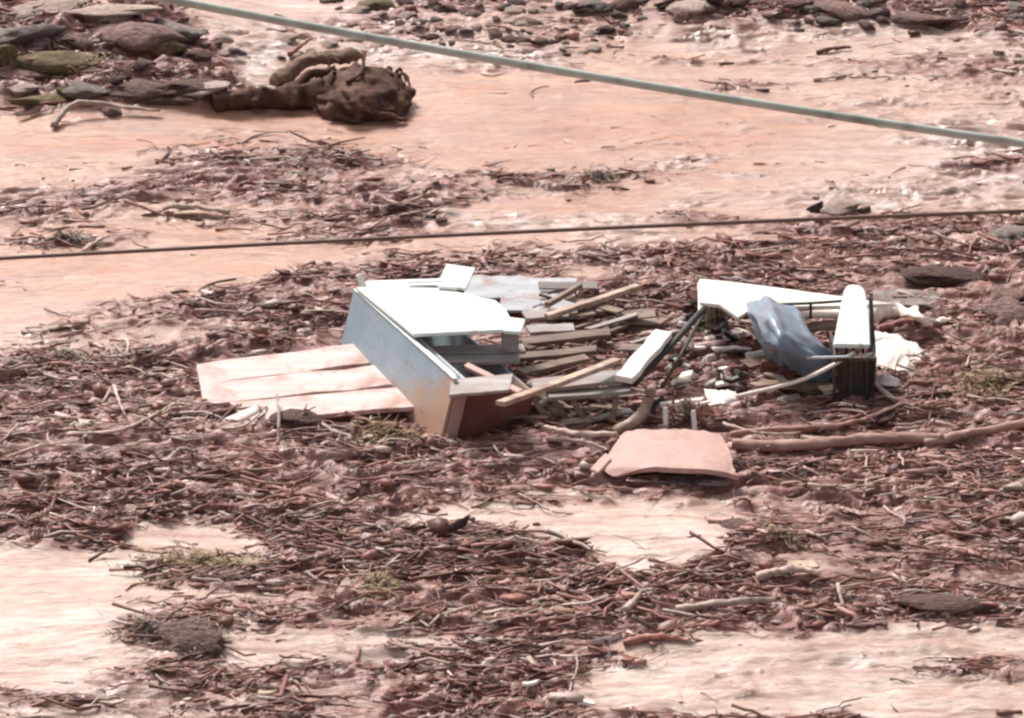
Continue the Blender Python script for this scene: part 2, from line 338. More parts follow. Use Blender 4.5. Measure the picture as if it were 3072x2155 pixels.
# ------------------------------------------------------------------ mesh helpers
def link(name, me, mat, parent=None):
    o = bpy.data.objects.new(name, me); COL.objects.link(o)
    if mat is not None and len(me.materials) == 0: me.materials.append(M[mat] if isinstance(mat, str) else mat)
    if parent is not None: o.parent = parent
    return o
def tag(o, label, cat, group=None):
    o['label'] = label; o['category'] = cat
    if group: o['group'] = group
    return o
def thing(name, label, cat, loc=(0, 0, 0), group=None, rot=(0, 0, 0)):
    o = bpy.data.objects.new(name, None); COL.objects.link(o); o.location = loc; o.rotation_euler = rot
    o.empty_display_size = .1
    return tag(o, label, cat, group)
def np_mesh(name, verts, faces, smooth=False, col=None):
    me = bpy.data.meshes.new(name); verts = np.asarray(verts, np.float32); faces = np.asarray(faces, np.int32)
    k = faces.shape[1]
    me.vertices.add(len(verts)); me.vertices.foreach_set('co', verts.ravel())
    me.loops.add(faces.size); me.loops.foreach_set('vertex_index', faces.ravel())
    me.polygons.add(len(faces)); me.polygons.foreach_set('loop_start', np.arange(0, faces.size, k, dtype=np.int32))
    me.polygons.foreach_set('loop_total', np.full(len(faces), k, np.int32))
    if smooth: me.polygons.foreach_set('use_smooth', np.ones(len(faces), bool))
    me.update(calc_edges=True)
    if col is not None:
        a = me.attributes.new('col', 'FLOAT_COLOR', 'POINT')
        cc = np.ones((len(verts), 4), np.float32); cc[:, :3] = col; a.data.foreach_set('color', cc.ravel())
    return me
def bm_mesh(name, bm, smooth=False):
    bmesh.ops.recalc_face_normals(bm, faces=bm.faces)
    if smooth:
        for f in bm.faces: f.smooth = True
    me = bpy.data.meshes.new(name); bm.to_mesh(me); bm.free(); return me
def recenter(verts):
    v = [Vector(a) for a in verts]; c = sum(v, Vector()) / len(v); c.z = min(a.z for a in v); return c, [a - c for a in v]
def local_mesh_object(name, bm, mat, parent=None, smooth=False):      # origin at the middle of its foot
    c, vs_ = recenter([v.co for v in bm.verts])
    for v, n in zip(bm.verts, vs_): v.co = n
    o = link(name, bm_mesh(name, bm, smooth), mat, parent); o.location = c; return o
def tube_bm(bm, pts, radii, sides=8, cap=True, jit=0.0):
    pts = [Vector(p) for p in pts]; n = len(pts); rings = []
    up = Vector((0, 0, 1))
    for i, p in enumerate(pts):
        d = (pts[min(n - 1, i + 1)] - pts[max(0, i - 1)]).normalized()
        if abs(d.dot(up)) > .95: a = d.cross(Vector((1, 0, 0))).normalized()
        else: a = d.cross(up).normalized()
        b = d.cross(a).normalized(); r = radii[i] if hasattr(radii, '__len__') else radii
        rings.append([bm.verts.new(p + (a * math.cos(q) + b * math.sin(q)) * r * (1 + random.uniform(-jit, jit))) for q in [2 * math.pi * k / sides for k in range(sides)]])
    for i in range(n - 1):
        for k in range(sides):
            bm.faces.new((rings[i][k], rings[i][(k + 1) % sides], rings[i + 1][(k + 1) % sides], rings[i + 1][k]))
    if cap:
        bm.faces.new(rings[0][::-1]); bm.faces.new(rings[-1])
def spline(pts, n):
    p = [Vector(a) for a in pts]; out = []
    p = [p[0] * 2 - p[1]] + p + [p[-1] * 2 - p[-2]]
    m = len(p) - 3
    for k in range(n):
        u = k / (n - 1) * m; i = min(int(u), m - 1); t = u - i
        a, b, c, d = p[i:i + 4]
        out.append(.5 * ((2 * b) + (c - a) * t + (2 * a - 5 * b + 4 * c - d) * t * t + (3 * b - a - 3 * c + d) * t ** 3))
    return out
def pole(name, pts, r, mat, label, cat, n=None, sides=8, jit=.06, taper=1.0, parent=None, group=None, gnarl=0.0):
    n = n or max(2, len(pts) * 4); q = spline(pts, n)
    rr = [r * (1 + (taper - 1) * i / (n - 1)) * random.uniform(1 - jit, 1 + jit) for i in range(n)]
    bm = bmesh.new(); tube_bm(bm, q, rr, sides, True, jit)
    if gnarl:
        cv = np.array([list(v.co) for v in bm.verts]); k = 1.6 / r * .35
        for ax_ in range(3):
            dn = (fbm(cv[:, 0] * k + 31 * ax_, cv[:, 1] * k + cv[:, 2] * k * 1.3, 4, 500 + ax_, .6) - .5) * 2 * gnarl * r
            for v, d in zip(bm.verts, dn): v.co[ax_] += d
    o = local_mesh_object(name, bm, mat, parent, smooth=True)
    if label: tag(o, label, cat, group)
    return o
def plank_bm(p0, p1, width, thick, up=None, segs=6, warp=.006, jag=.02, taper=1.0):
    p0 = Vector(p0); p1 = Vector(p1); d = (p1 - p0); L = d.length; d.normalize()
    up = Vector(up) if up else Vector((0, 0, 1))
    s = d.cross(up).normalized(); u = s.cross(d).normalized()
    bm = bmesh.new(); rings = []
    sag = random.uniform(-1, 1) * warp * L
    for i in range(segs + 1):
        t = i / segs; c = p0 + d * (t * L) + u * (sag * math.sin(math.pi * t)); w = width * (1 + (taper - 1) * t) / 2
        js = [random.uniform(-jag, jag) * 1.3 if i in (0, segs) else 0 for _ in range(2)]
        e = random.uniform(-.05, .05) * width
        a = [c + s * (w + e) + d * js[0] + u * thick / 2, c - s * (w - e) + d * js[1] + u * thick / 2, c - s * (w - e) + d * js[1] - u * thick / 2, c + s * (w + e) + d * js[0] - u * thick / 2]
        rings.append([bm.verts.new(v) for v in a])
    for i in range(segs):
        for k in range(4): bm.faces.new((rings[i][k], rings[i][(k + 1) % 4], rings[i + 1][(k + 1) % 4], rings[i + 1][k]))
    bm.faces.new(rings[0][::-1]); bm.faces.new(rings[-1])
    bmesh.ops.recalc_face_normals(bm, faces=bm.faces)
    b = min(thick, width) * .12
    bmesh.ops.bevel(bm, geom=[e for e in bm.edges if len(e.link_faces) == 2 and e.calc_face_angle(0) > .9], offset=b, segments=1, affect='EDGES')
    return bm
def plank(name, p0, p1, width, thick, mat, label=None, cat=None, parent=None, group=None, **kw):
    o = local_mesh_object(name, plank_bm(p0, p1, width, thick, **kw), mat, parent)
    if label: tag(o, label, cat, group)
    return o
def box_part(name, o_, ux, uy, uz, mat, parent, bev=.006):     # a box from a corner and three edge vectors, in parent space
    o_, ux, uy, uz = map(Vector, (o_, ux, uy, uz)); bm = bmesh.new()
    v = [bm.verts.new(o_ + ux * a + uy * b + uz * c) for a, b, c in [(0,0,0),(1,0,0),(1,1,0),(0,1,0),(0,0,1),(1,0,1),(1,1,1),(0,1,1)]]
    for f in [(0,3,2,1),(4,5,6,7),(0,1,5,4),(1,2,6,5),(2,3,7,6),(3,0,4,7)]: bm.faces.new([v[i] for i in f])
    bmesh.ops.recalc_face_normals(bm, faces=bm.faces)
    bmesh.ops.bevel(bm, geom=list(bm.edges), offset=bev, segments=2, affect='EDGES')
    return link(name, bm_mesh(name, bm), mat, parent)
def plate_bm(pts, thick, cuts=2, warp=.0, seed=0):
    bm = bmesh.new(); vs_ = [bm.verts.new(p) for p in pts]; f = bm.faces.new(vs_); f.normal_update()
    if f.normal.z < 0: f.normal_flip()
    n = f.normal.copy()
    r = bmesh.ops.extrude_face_region(bm, geom=[f])
    bmesh.ops.translate(bm, verts=[e for e in r['geom'] if isinstance(e, bmesh.types.BMVert)], vec=n * thick)
    bmesh.ops.recalc_face_normals(bm, faces=bm.faces)
    bmesh.ops.bevel(bm, geom=list(bm.edges), offset=thick * .18, segments=2, affect='EDGES')
    bmesh.ops.triangulate(bm, faces=[f for f in bm.faces if len(f.verts) > 4])
    return bm
def plate(name, pts, thick, mat, label=None, cat=None, parent=None, group=None):
    o = local_mesh_object(name, plate_bm(pts, thick), mat, parent)
    if label: tag(o, label, cat, group)
    return o
def sheet_bm(ctrl, nu, nv, thick, wob=.0, seed=0, freq=3.0, edge=.0, fold=.0):
    rows = [spline(r, nu) for r in ctrl]; g = [[None] * nu for _ in range(nv)]
    for j in range(nu):
        c = spline([r[j] for r in rows], nv)
        for i in range(nv): g[i][j] = c[i]
    A = np.array([[list(p) for p in r] for r in g])
    du = np.gradient(A, axis=1); dv = np.gradient(A, axis=0); nn = np.cross(du, dv); nn /= np.linalg.norm(nn, axis=2, keepdims=True) + 1e-9
    if nn[..., 2].mean() < 0: nn = -nn
    ii, jj = np.meshgrid(np.arange(nv) / nv, np.arange(nu) / nu, indexing='ij')
    w = (fbm(jj * freq, ii * freq, 4, seed) - .5) * 2 * wob
    if fold: w = w + fold * (1 - 2 * np.abs(np.sin(np.pi * (jj * 2.6 - ii * 1.1 + (fbm(jj * 3, ii * 3, 3, seed + 5) - .5) * 1.4))))
    A = A + nn * w[..., None]
    if edge:
        for (a, b) in ((A[0], A[1]), (A[-1], A[-2])): a += (a - b) * (RNG.random((nu, 1)) - .5) * edge
        for (a, b) in ((A[:, 0], A[:, 1]), (A[:, -1], A[:, -2])): a += (a - b) * (RNG.random((nv, 1)) - .5) * edge
    B = A - nn * thick; bm = bmesh.new()
    T = [[bm.verts.new(A[i, j]) for j in range(nu)] for i in range(nv)]; U = [[bm.verts.new(B[i, j]) for j in range(nu)] for i in range(nv)]
    for i in range(nv - 1):
        for j in range(nu - 1):
            bm.faces.new((T[i][j], T[i][j + 1], T[i + 1][j + 1], T[i + 1][j])); bm.faces.new((U[i][j], U[i + 1][j], U[i + 1][j + 1], U[i][j + 1]))
    for i in range(nv - 1):
        for j in (0, nu - 1): bm.faces.new((T[i][j], T[i + 1][j], U[i + 1][j], U[i][j]))
    for j in range(nu - 1):
        for i in (0, nv - 1): bm.faces.new((T[i][j], T[i][j + 1], U[i][j + 1], U[i][j]))
    bmesh.ops.recalc_face_normals(bm, faces=bm.faces)
    for e in bm.edges:
        if len(e.link_faces) == 2 and e.calc_face_angle(0) > .8: e.smooth = False
    return bm
def sheet(name, ctrl, nu, nv, thick, mat, label=None, cat=None, parent=None, group=None, **kw):
    o = local_mesh_object(name, sheet_bm(ctrl, nu, nv, thick, **kw), mat, parent, smooth=True)
    if label: tag(o, label, cat, group)
    return o

# ------------------------------------------------------------------ the ground: one sheet of mud to the horizon
def axis(lo, hi, step, far):
    c = list(np.arange(lo, hi + 1e-6, step)); s = step; a, b = c[0], c[-1]; L, Rr = [], []
    while b < far: s *= 1.28; b += s; Rr.append(b)
    s = step
    while a > -far: s *= 1.28; a -= s; L.append(a)
    return np.array(L[::-1] + c + Rr)
gx = axis(-7.4, 7.4, .028, 700); gy = axis(-7.6, 11.6, .022, 700)
X, Y = np.meshgrid(gx, gy)
DM = debris(X, Y); Z = height(X, Y, DM); TN = tone(X, Y); CL = cleared(X, Y); Z = Z * (1 - CL) - .05 * CL
nx, ny = len(gx), len(gy)
idx = np.arange(nx * ny).reshape(ny, nx)
F = np.stack([idx[:-1, :-1], idx[:-1, 1:], idx[1:, 1:], idx[1:, :-1]], -1).reshape(-1, 4)
gm = np_mesh('mud_flow', np.stack([X, Y, Z], -1).reshape(-1, 3), F, smooth=True)
za = gm.attributes.new('zone', 'FLOAT_COLOR', 'POINT')
zc = np.zeros((nx * ny, 4), np.float32); zc[:, 0] = DM.ravel(); zc[:, 1] = TN.ravel(); zc[:, 2] = ripple(X, Y).ravel(); zc[:, 3] = channel(X, Y).ravel(); za.data.foreach_set('color', zc.ravel())
def grid_at(G, x, y):
    x = np.asarray(x, float); y = np.asarray(y, float)
    i = np.clip(np.searchsorted(gx, x) - 1, 0, nx - 2); j = np.clip(np.searchsorted(gy, y) - 1, 0, ny - 2)
    fx = np.clip((x - gx[i]) / (gx[i + 1] - gx[i]), 0, 1); fy = np.clip((y - gy[j]) / (gy[j + 1] - gy[j]), 0, 1)
    return (G[j, i] * (1 - fx) + G[j, i + 1] * fx) * (1 - fy) + (G[j + 1, i] * (1 - fx) + G[j + 1, i + 1] * fx) * fy
def height(x, y): return grid_at(Z, x, y)      # from here on: look the surface up
def debris(x, y): return grid_at(DM, x, y)
def mat_density(x, y): return debris(x, y) ** 1.5 * (.16 + .84 * sstep(.40, .60, fbm(x * 1.0, y * 2.3, 3, 66))) * (1 - .96 * grid_at(CL, x, y))
ground = link('mud_flow', gm, 'mud'); ground['kind'] = 'structure'
ground['label'] = 'pinkish red mud flow filling the whole view'

# ------------------------------------------------------------------ litter of twigs, bark and clods (uncountable)
PALE = np.array([[.42, .29, .255], [.52, .385, .34], [.36, .235, .21], [.60, .47, .42]])
DARK = np.array([[.165, .064, .053], [.22, .088, .073], [.28, .122, .10], [.095, .036, .03], [.36, .18, .15], [.22, .105, .072]])
def scatter(n, need, pad=180, bias=1.0):      # points in view where need(x, y) is high
    xs, ys = [], []; got = 0
    for _ in range(60):
        px = RNG.uniform(-pad, W + pad, n * 3); py = RNG.uniform(-pad, H_ + pad * 2, n * 3)
        x, y = PN(px, py, 0.0); k = RNG.random(n * 3) < need(x, y, px, py)
        xs.append(x[k]); ys.append(y[k]); got += k.sum()
        if got >= n: break
    return np.concatenate(xs)[:n], np.concatenate(ys)[:n]
def tubes(x, y, L, r, head, pitch, bend, col, lift, sides=5, rings=4):
    n = len(x); t = np.linspace(-.5, .5, rings)
    dx, dy = np.cos(head), np.sin(head); cp, sp = np.cos(pitch), np.sin(pitch)
    ax = np.stack([dx * cp, dy * cp, sp], -1); sd_ = np.stack([-dy, dx, np.zeros(n)], -1); up = np.cross(ax, sd_)
    c0 = np.stack([x, y, height(x, y) + lift], -1)
    ctr = c0[:, None] + ax[:, None] * (t[None, :, None] * L[:, None, None]) + sd_[:, None] * (bend[:, None, None] * (t ** 2 * 4 - .5)[None, :, None] * L[:, None, None]) \
        + (RNG.random((n, rings, 3)) - .5) * (L * .10)[:, None, None] * np.array([1, 1, .55])
    q = np.arange(sides) / sides * 2 * np.pi
    rad = r[:, None] * (1.0 - .55 * (t + .5))[None] * (1 + (RNG.random((n, rings)) - .5) * .35)
    V = ctr[:, :, None] + (sd_[:, None, None] * np.cos(q)[None, None, :, None] + up[:, None, None] * np.sin(q)[None, None, :, None]) * rad[:, :, None, None]
    V = V.reshape(-1, 3); per = rings * sides; f = []
    for i in range(rings - 1):
        for k in range(sides): f.append((i * sides + k, i * sides + (k + 1) % sides, (i + 1) * sides + (k + 1) % sides, (i + 1) * sides + k))
    f.append((0, 3, 2, 1)); f.append(tuple(per - sides + a for a in (0, 1, 2, 3)))
    Fq = (np.array(f)[None] + (np.arange(n) * per)[:, None, None]).reshape(-1, 4)
    return V, Fq, np.repeat(col, per, 0)
def headings(n, wild=.13, spread=.26):
    h = RNG.normal(.05, spread, n); w = RNG.random(n) < wild; h[w] = RNG.uniform(-math.pi, math.pi, w.sum()); return h
def stick_cols(n, x, y, pale=.16):
    px, py = to_px(x, y); lp = pale + .04 + .22 * sstep(900, 300, px) * sstep(1000, 1100, py) * sstep(1450, 1300, py)
    c = DARK[RNG.integers(0, len(DARK), n)].copy(); k = RNG.random(n) < lp; c[k] = PALE[RNG.integers(0, len(PALE), k.sum())]
    return c * RNG.uniform(.75, 1.25, (n, 1))
n = 12000
x, y = scatter(n, lambda x, y, px, py: mat_density(x, y)); n = len(x)
L = RNG.gamma(2.2, .085, n) + .06; r = np.clip(L * RNG.uniform(.016, .046, n), .0035, .0145)
V, Fq, c = tubes(x, y, L, r, headings(n), RNG.normal(0, .16, n), RNG.normal(0, .16, n), stick_cols(n, x, y), RNG.uniform(-.4, 1.0, n) ** 2 * .03 + r * RNG.uniform(-.6, .8, n), rings=6)
o = link('twig_litter', np_mesh('twig_litter', V, Fq, True, c), 'litter'); o['kind'] = 'stuff'
tag(o, 'tangle of small brown twigs matted over the mud flow', 'twigs')
n = 3600
x, y = scatter(n, lambda x, y, px, py: np.sqrt(debris(x, y)) * (1 - .9 * grid_at(CL, x, y)) * .7); n = len(x)
L = RNG.gamma(2.0, .09, n) + .06; L = np.where(RNG.random(n) < .04, L + RNG.uniform(.3, .8, n), L); r = RNG.uniform(.0018, .0042, n) * (1 + L)
V, Fq, c = tubes(x, y, L, r, headings(n, .18, .3), RNG.normal(0, .08, n), RNG.normal(0, .22, n), stick_cols(n, x, y, .34), RNG.uniform(0, .02, n), sides=4, rings=7)
o = link('reed_fibres', np_mesh('reed_fibres', V, Fq, True, c), 'litter'); o['kind'] = 'stuff'
tag(o, 'fine reeds and root fibres trailing over the debris and mud', 'fibres')
# specks carried on the open mud
n = 800
x, y = scatter(n, lambda x, y, px, py: (1 - debris(x, y)) * sstep(.55, .70, fbm(x * .7, y * 1.8, 3, 91)) * .8 + .008); n = len(x)
L = RNG.gamma(1.6, .03, n) + .02; r = L * RNG.uniform(.05, .2, n)
V, Fq, c = tubes(x, y, L, r, headings(n, .1, .25), RNG.normal(0, .06, n), RNG.normal(0, .1, n), stick_cols(n, x, y, .3) * 1.15, -r * .3)
o = link('floating_specks', np_mesh('floating_specks', V, Fq, True, c), 'litter'); o['kind'] = 'stuff'
tag(o, 'scattered small dark specks riding on the open mud', 'debris specks')
# clods: low rounded lumps of mud
def ico(sub):
    bm = bmesh.new(); bmesh.ops.create_icosphere(bm, subdivisions=sub, radius=1); bm.verts.ensure_lookup_table()
    v = np.array([list(a.co) for a in bm.verts]); f = np.array([[a.index for a in b.verts] for b in bm.faces]); bm.free(); return v, f
iv, if_ = ico(1)
def lumps(x, y, s, sx, sz, head, col, sink=.25):
    n = len(x); k = len(iv); jit = 1 + (RNG.random((n, k, 1)) - .5) * .8
    v = iv[None] * jit * s[:, None, None] * np.stack([sx, np.ones(n), sz], -1)[:, None]
    ch, sh = np.cos(head)[:, None], np.sin(head)[:, None]
    X_ = v[..., 0] * ch - v[..., 1] * sh + x[:, None]; Y_ = v[..., 0] * sh + v[..., 1] * ch + y[:, None]
    Z_ = v[..., 2] + (height(x, y) + s * sz * (1 - 2 * sink))[:, None]
    V = np.stack([X_, Y_, Z_], -1).reshape(-1, 3); Ff = (if_[None] + (np.arange(n) * k)[:, None, None]).reshape(-1, 3)
    return V, Ff, np.repeat(col, k, 0)
n = 4500
x, y = scatter(n, lambda x, y, px, py: mat_density(x, y)); n = len(x)
s = RNG.gamma(2.0, .0065, n) + .006; pc = stick_cols(n, x, y, .14)
V, Fq, c = lumps(x, y, s, RNG.uniform(1.0, 2.6, n), RNG.uniform(.5, 1.0, n), headings(n, .1), pc, .25)
o = link('mud_clods', np_mesh('mud_clods', V, Fq, False, c), 'litter'); o['kind'] = 'stuff'
tag(o, 'crumbled clods of dark mud between the twigs', 'clods')
# mud-plastered clumps: long low smears of matted litter
iv, if_ = ico(2); n = 2600
x, y = scatter(n, lambda x, y, px, py: mat_density(x, y)); n = len(x)
s = np.minimum(RNG.gamma(2.2, .0048, n) + .007, .03)
V, Fq, c = lumps(x, y, s, RNG.uniform(1.8, 4.5, n), RNG.uniform(.4, .9, n), headings(n, .06, .25), stick_cols(n, x, y, .0), .38)
o = link('matted_clumps', np_mesh('matted_clumps', V, Fq, True, c), 'litter'); o['kind'] = 'stuff'
tag(o, 'long low clumps of mud plastered litter in the debris mat', 'clumps')
# bark flakes and broken splinters: thin bent slivers
n = 4500
x, y = scatter(n, lambda x, y, px, py: mat_density(x, y)); n = len(x)
L = RNG.gamma(2.0, .05, n) + .05; w = L * RNG.uniform(.08, .26, n); th = RNG.uniform(.004, .010, n); hd = headings(n, .22); pt = RNG.normal(.03, .2, n); rl = RNG.normal(0, .4, n)
ax = np.stack([np.cos(hd) * np.cos(pt), np.sin(hd) * np.cos(pt), np.sin(pt)], -1); sd0 = np.stack([-np.sin(hd), np.cos(hd), 0 * hd], -1); u0 = np.cross(ax, sd0)
sd1 = sd0 * np.cos(rl)[:, None] + u0 * np.sin(rl)[:, None]; u1 = np.cross(ax, sd1)
c0 = np.stack([x, y, height(x, y) + .004 + RNG.uniform(0, .022, n)], -1); vv = []
for a, b, cc in [(-1,-1,-1),(1,-1,-1),(1,1,-1),(-1,1,-1),(-1,-1,1),(1,-1,1),(1,1,1),(-1,1,1)]:
    vv.append(c0 + ax * (L * .5 * a * RNG.uniform(.7, 1.1, n))[:, None] + sd1 * (w * .5 * b * (1 if a < 0 else .6))[:, None] + u1 * (th * .5 * cc)[:, None])
V = np.stack(vv, 1).reshape(-1, 3); f8 = np.array([(0,3,2,1),(4,5,6,7),(0,1,5,4),(1,2,6,5),(2,3,7,6),(3,0,4,7)])
Fq = (f8[None] + (np.arange(n) * 8)[:, None, None]).reshape(-1, 4)
o = link('bark_flakes', np_mesh('bark_flakes', V, Fq, False, np.repeat(stick_cols(n, x, y, .24), 8, 0)), 'litter'); o['kind'] = 'stuff'
tag(o, 'bark flakes and wood splinters strewn through the debris mat', 'bark flakes')

# ------------------------------------------------------------------ individual branches in the mat
def branch_mesh(seed, forks):
    random.seed(seed); bm = bmesh.new(); L = 1.0
    pts = [Vector((-.5 + i / 5, random.uniform(-.07, .07), random.uniform(-.02, .05))) for i in range(6)]
    q = spline(pts, 9); tube_bm(bm, q, [.042 * (1 - .6 * i / 8) * random.uniform(.85, 1.15) for i in range(9)], 6, True, .12)
    for k in range(forks):
        b = q[random.randint(2, 7)]; d = Vector((random.uniform(.1, .5), random.choice((-1, 1)) * random.uniform(.2, .5), random.uniform(-.05, .35))).normalized() * random.uniform(.15, .35)
        tube_bm(bm, spline([b, b + d * .5 + Vector((0, 0, .02)), b + d], 5), [.022, .02, .017, .013, .008], 5, True, .1)
    return bm_mesh('branch', bm, True)
bmeshes = [branch_mesh(100 + i, [0, 1, 2, 1, 3, 0, 1, 2][i]) for i in range(8)]
for i, me in enumerate(bmeshes):
    me.materials.append(M['bark'])
pale_meshes = []
for me in bmeshes:
    c = me.copy(); c.materials.clear(); c.materials.append(M['bark_pale']); pale_meshes.append(c)
random.seed(21)
ZB = [  # name of the patch: box in photo px, count, share of pale, length range, label tails
 ((0, 1060, 620, 1340), 44, .6, (.25, .6), 'in the twig mat left of the pale board panel', 'sticks left of the board panel'),
 ((0, 1340, 900, 1640), 34, .3, (.22, .55), 'in the brown debris at the lower left', 'sticks in the lower left debris'),
 ((620, 1270, 1300, 1560), 30, .3, (.22, .55), 'in the debris in front of the blue cabinet', 'sticks in front of the cabinet'),
 ((1300, 1440, 2200, 1530), 14, .3, (.2, .5), 'in the debris below the pink slab', 'sticks below the pink slab'),
 ((2200, 1370, 3072, 1620), 36, .3, (.22, .6), 'in the debris in front of the long pink log', 'sticks in front of the long log'),
 ((1500, 1640, 2400, 1880), 34, .35, (.25, .7), 'in the debris tongue at the lower centre', 'sticks in the lower centre debris'),
 ((2400, 1600, 3072, 1840), 28, .3, (.22, .6), 'in the debris at the lower right', 'sticks in the lower right debris'),
 ((2650, 900, 3072, 1320), 22, .4, (.2, .55), 'in the debris right of the white tapered slab', 'sticks right of the tapered slab'),
 ((600, 800, 1040, 1020), 16, .2, (.2, .5), 'in the debris behind the board panel', 'sticks behind the board panel'),
 ((400, 460, 1300, 680), 22, .4, (.25, .6), 'in the upper debris streak beyond the thin wire', 'sticks in the upper streak'),
 ((1900, 700, 2900, 840), 16, .25, (.25, .6), 'in the debris just below the thin wire', 'sticks below the thin wire')]
for (x0, y0, x1, y1), cnt, pale, (la, lb), tail, grp in ZB:
    k = 0; tries = 0
    while k < cnt and tries < 4000:
        tries += 1; px, py = random.uniform(x0, x1), random.uniform(y0, y1); g = P(px, py)
        if float(debris(np.array([g.x]), np.array([g.y]))[0]) < .55: continue
        isp = random.random() < pale; me = random.choice(pale_meshes if isp else bmeshes)
        o = bpy.data.objects.new('branch', me); COL.objects.link(o); s = random.uniform(la, lb)
        th_ = random.uniform(.42, .85)
        o.scale = (s, s * th_, s * th_); o.location = PG(px, py, .018 * s + .006)
        hd = random.gauss(.08, .3) if random.random() < .8 else random.uniform(-1.5, 1.5)
        o.rotation_euler = (random.uniform(-.5, .5), random.gauss(0, .1), hd + random.choice((0, math.pi)))
        lk = ('long ' if s > (la + lb) / 2 else 'short ') + ('pale ' if isp else 'dark brown ') + ('forked ' if len(me.vertices) > 60 else 'straight ')
        tag(o, lk + 'stick ' + tail, 'branch', lk + grp); k += 1
random.seed(5)
def mark_branch(pts, r, mat, label, n=12, taper=.5, lift=.03):
    return pole('branch', [PG(a, b, (c[0] if c else lift)) for a, b, *c in pts], r, mat, label, 'branch', n=n * 2, sides=8, jit=.06, taper=taper, gnarl=.6)
# ------------------------------------------------------------------ overhead lines
def cable(pxs, yp, r, mat, label):
    q = [PY(a, b, yp) for a, b in pxs]; cf = np.polyfit([p.x for p in q], [p.z for p in q], 2)
    bm = bmesh.new(); q = [Vector((x_, yp, float(np.polyval(cf, x_)))) for x_ in np.linspace(-14, 14, 120)]; tube_bm(bm, q, r, 12)
    return tag(local_mesh_object('overhead_cable', bm, mat, None, True), label, 'cable')
cable([(300, -42), (700, 36), (1300, 148), (1900, 250), (2500, 346), (3072, 432)], -13.0, .0195, 'cable', 'thick grey green cable slanting down across the top of the view')
cable([(0, 775), (800, 734), (1536, 697), (2300, 663), (3072, 634)], -12.0, .0102, 'wire', 'thin dark wire running level above the wreckage')

# ------------------------------------------------------------------ cabinet on its back
Cb = P(1322, 1322); Db = P(1028, 1046)
u = (Db - Cb); LEN = u.length + .05; u.normalize(); w_ = Vector((u.y, -u.x, 0))       # w_ points right
cab = thing('cabinet', 'pale blue cabinet lying open on its back, its near end red brown', 'cabinet', Cb, rot=(R(15), 0, math.atan2(u.y, u.x)))
# local frame: x front -> back, y left (negative = right), z up
HT, WD, SK = .54, .78, .22
box_part('side_panel', (0, -.028, -SK), (LEN, 0, 0), (0, .03, 0), (0, 0, HT + SK), 'blueside', cab)['label'] = 'pale blue side splashed with orange clay'
box_part('side_panel', (.02, -WD, -SK), (LEN - .04, 0, 0), (0, .028, 0), (0, 0, HT + SK - .06), 'blueside', cab)
fp = box_part('end_panel', (-.012, -WD + .002, -SK), (.03, 0, 0), (0, WD - .035, 0), (0, 0, HT + SK - .07), 'redbrown', cab)
fp['label'] = 'dark red brown near end'
box_part('corner_post', (-.03, -.13, -SK), (.05, 0, 0), (0, .10, 0), (0, 0, HT + SK - .03), 'slab', cab)
box_part('end_panel', (LEN - .03, -WD + .03, -SK), (.028, 0, 0), (0, WD - .06, 0), (0, 0, HT + SK - .05), 'blueside', cab)
box_part('bottom_panel', (.03, -WD + .03, -.06), (LEN - .07, 0, 0), (0, WD - .06, 0), (0, 0, .025), 'greywood', cab)
box_part('rim', (0.02, -.036, HT + .002), (LEN - .03, 0, 0), (0, .045, 0), (0, 0, .014), 'white', cab, .004)
for k in range(2):
    box_part('drawer_rail', (.18, -.115 - k * .085, HT - .05 - k * .02), (1.0 - k * .12, 0, 0), (0, .035, 0), (0, 0, .03), 'metal', cab, .004)
box_part('shade_strip', (.62, .004, .0), (LEN - .62, 0, 0), (0, .014, 0), (0, 0, .03), 'beam_and_shade', cab, .003)  # dark strip added to stand for the shaded gap below the side
# white lid lying over the far half
zl = .545
tag(local_mesh_object('white_sheet', plate_bm([P(1068, 872, zl), P(1240, 1013, zl + .01), P(1510, 1000, zl + .02), P(1512, 1003, zl + .02), P(1562, 1006, zl + .02), P(1576, 968, zl + .02), P(1530, 962, zl + .02), P(1518, 940, zl + .02), P(1488, 912, zl + .02), P(1400, 893, zl + .015), P(1330, 874, zl + .01), P(1200, 866, zl)], .035), 'white'),
    'large bright white panel lying over the far half of the blue cabinet', 'panel')
# support block under its right end
plank('timber_block', P(1532, 1050, .36), P(1532, 1050, .36) + Vector((0, 0, .18)), .15, .10, 'greywood', 'grey green block holding up the right end of the white panel', 'block', up=(0, 1, 0), segs=2, jag=.01)
# upright flap
tag(local_mesh_object('white_board', plate_bm([P(1312, 866, .60), P(1398, 874, .60), P(1426, 812, .645), P(1340, 800, .645)], .03), 'white'), 'small square white board tilted up behind the large white panel', 'board')
plank('white_strip', P(1095, 856, .56), P(1320, 850, .56), .13, .03, 'white_dirty', 'narrow dirty white strip along the far edge of the white panel', 'strip', segs=4)
plank('white_strip', P(1215, 845, .62), P(1335, 842, .64), .05, .02, 'white', 'short white lath over the dark gap beside the tilted square board', 'strip', segs=3)
plank('white_peg', P(1096, 868, .55), P(1076, 826, .66), .05, .03, 'white_dirty', 'tiny white peg sticking up at the far corner of the cabinet', 'peg', segs=2, up=(0, -1, .3), jag=.005)

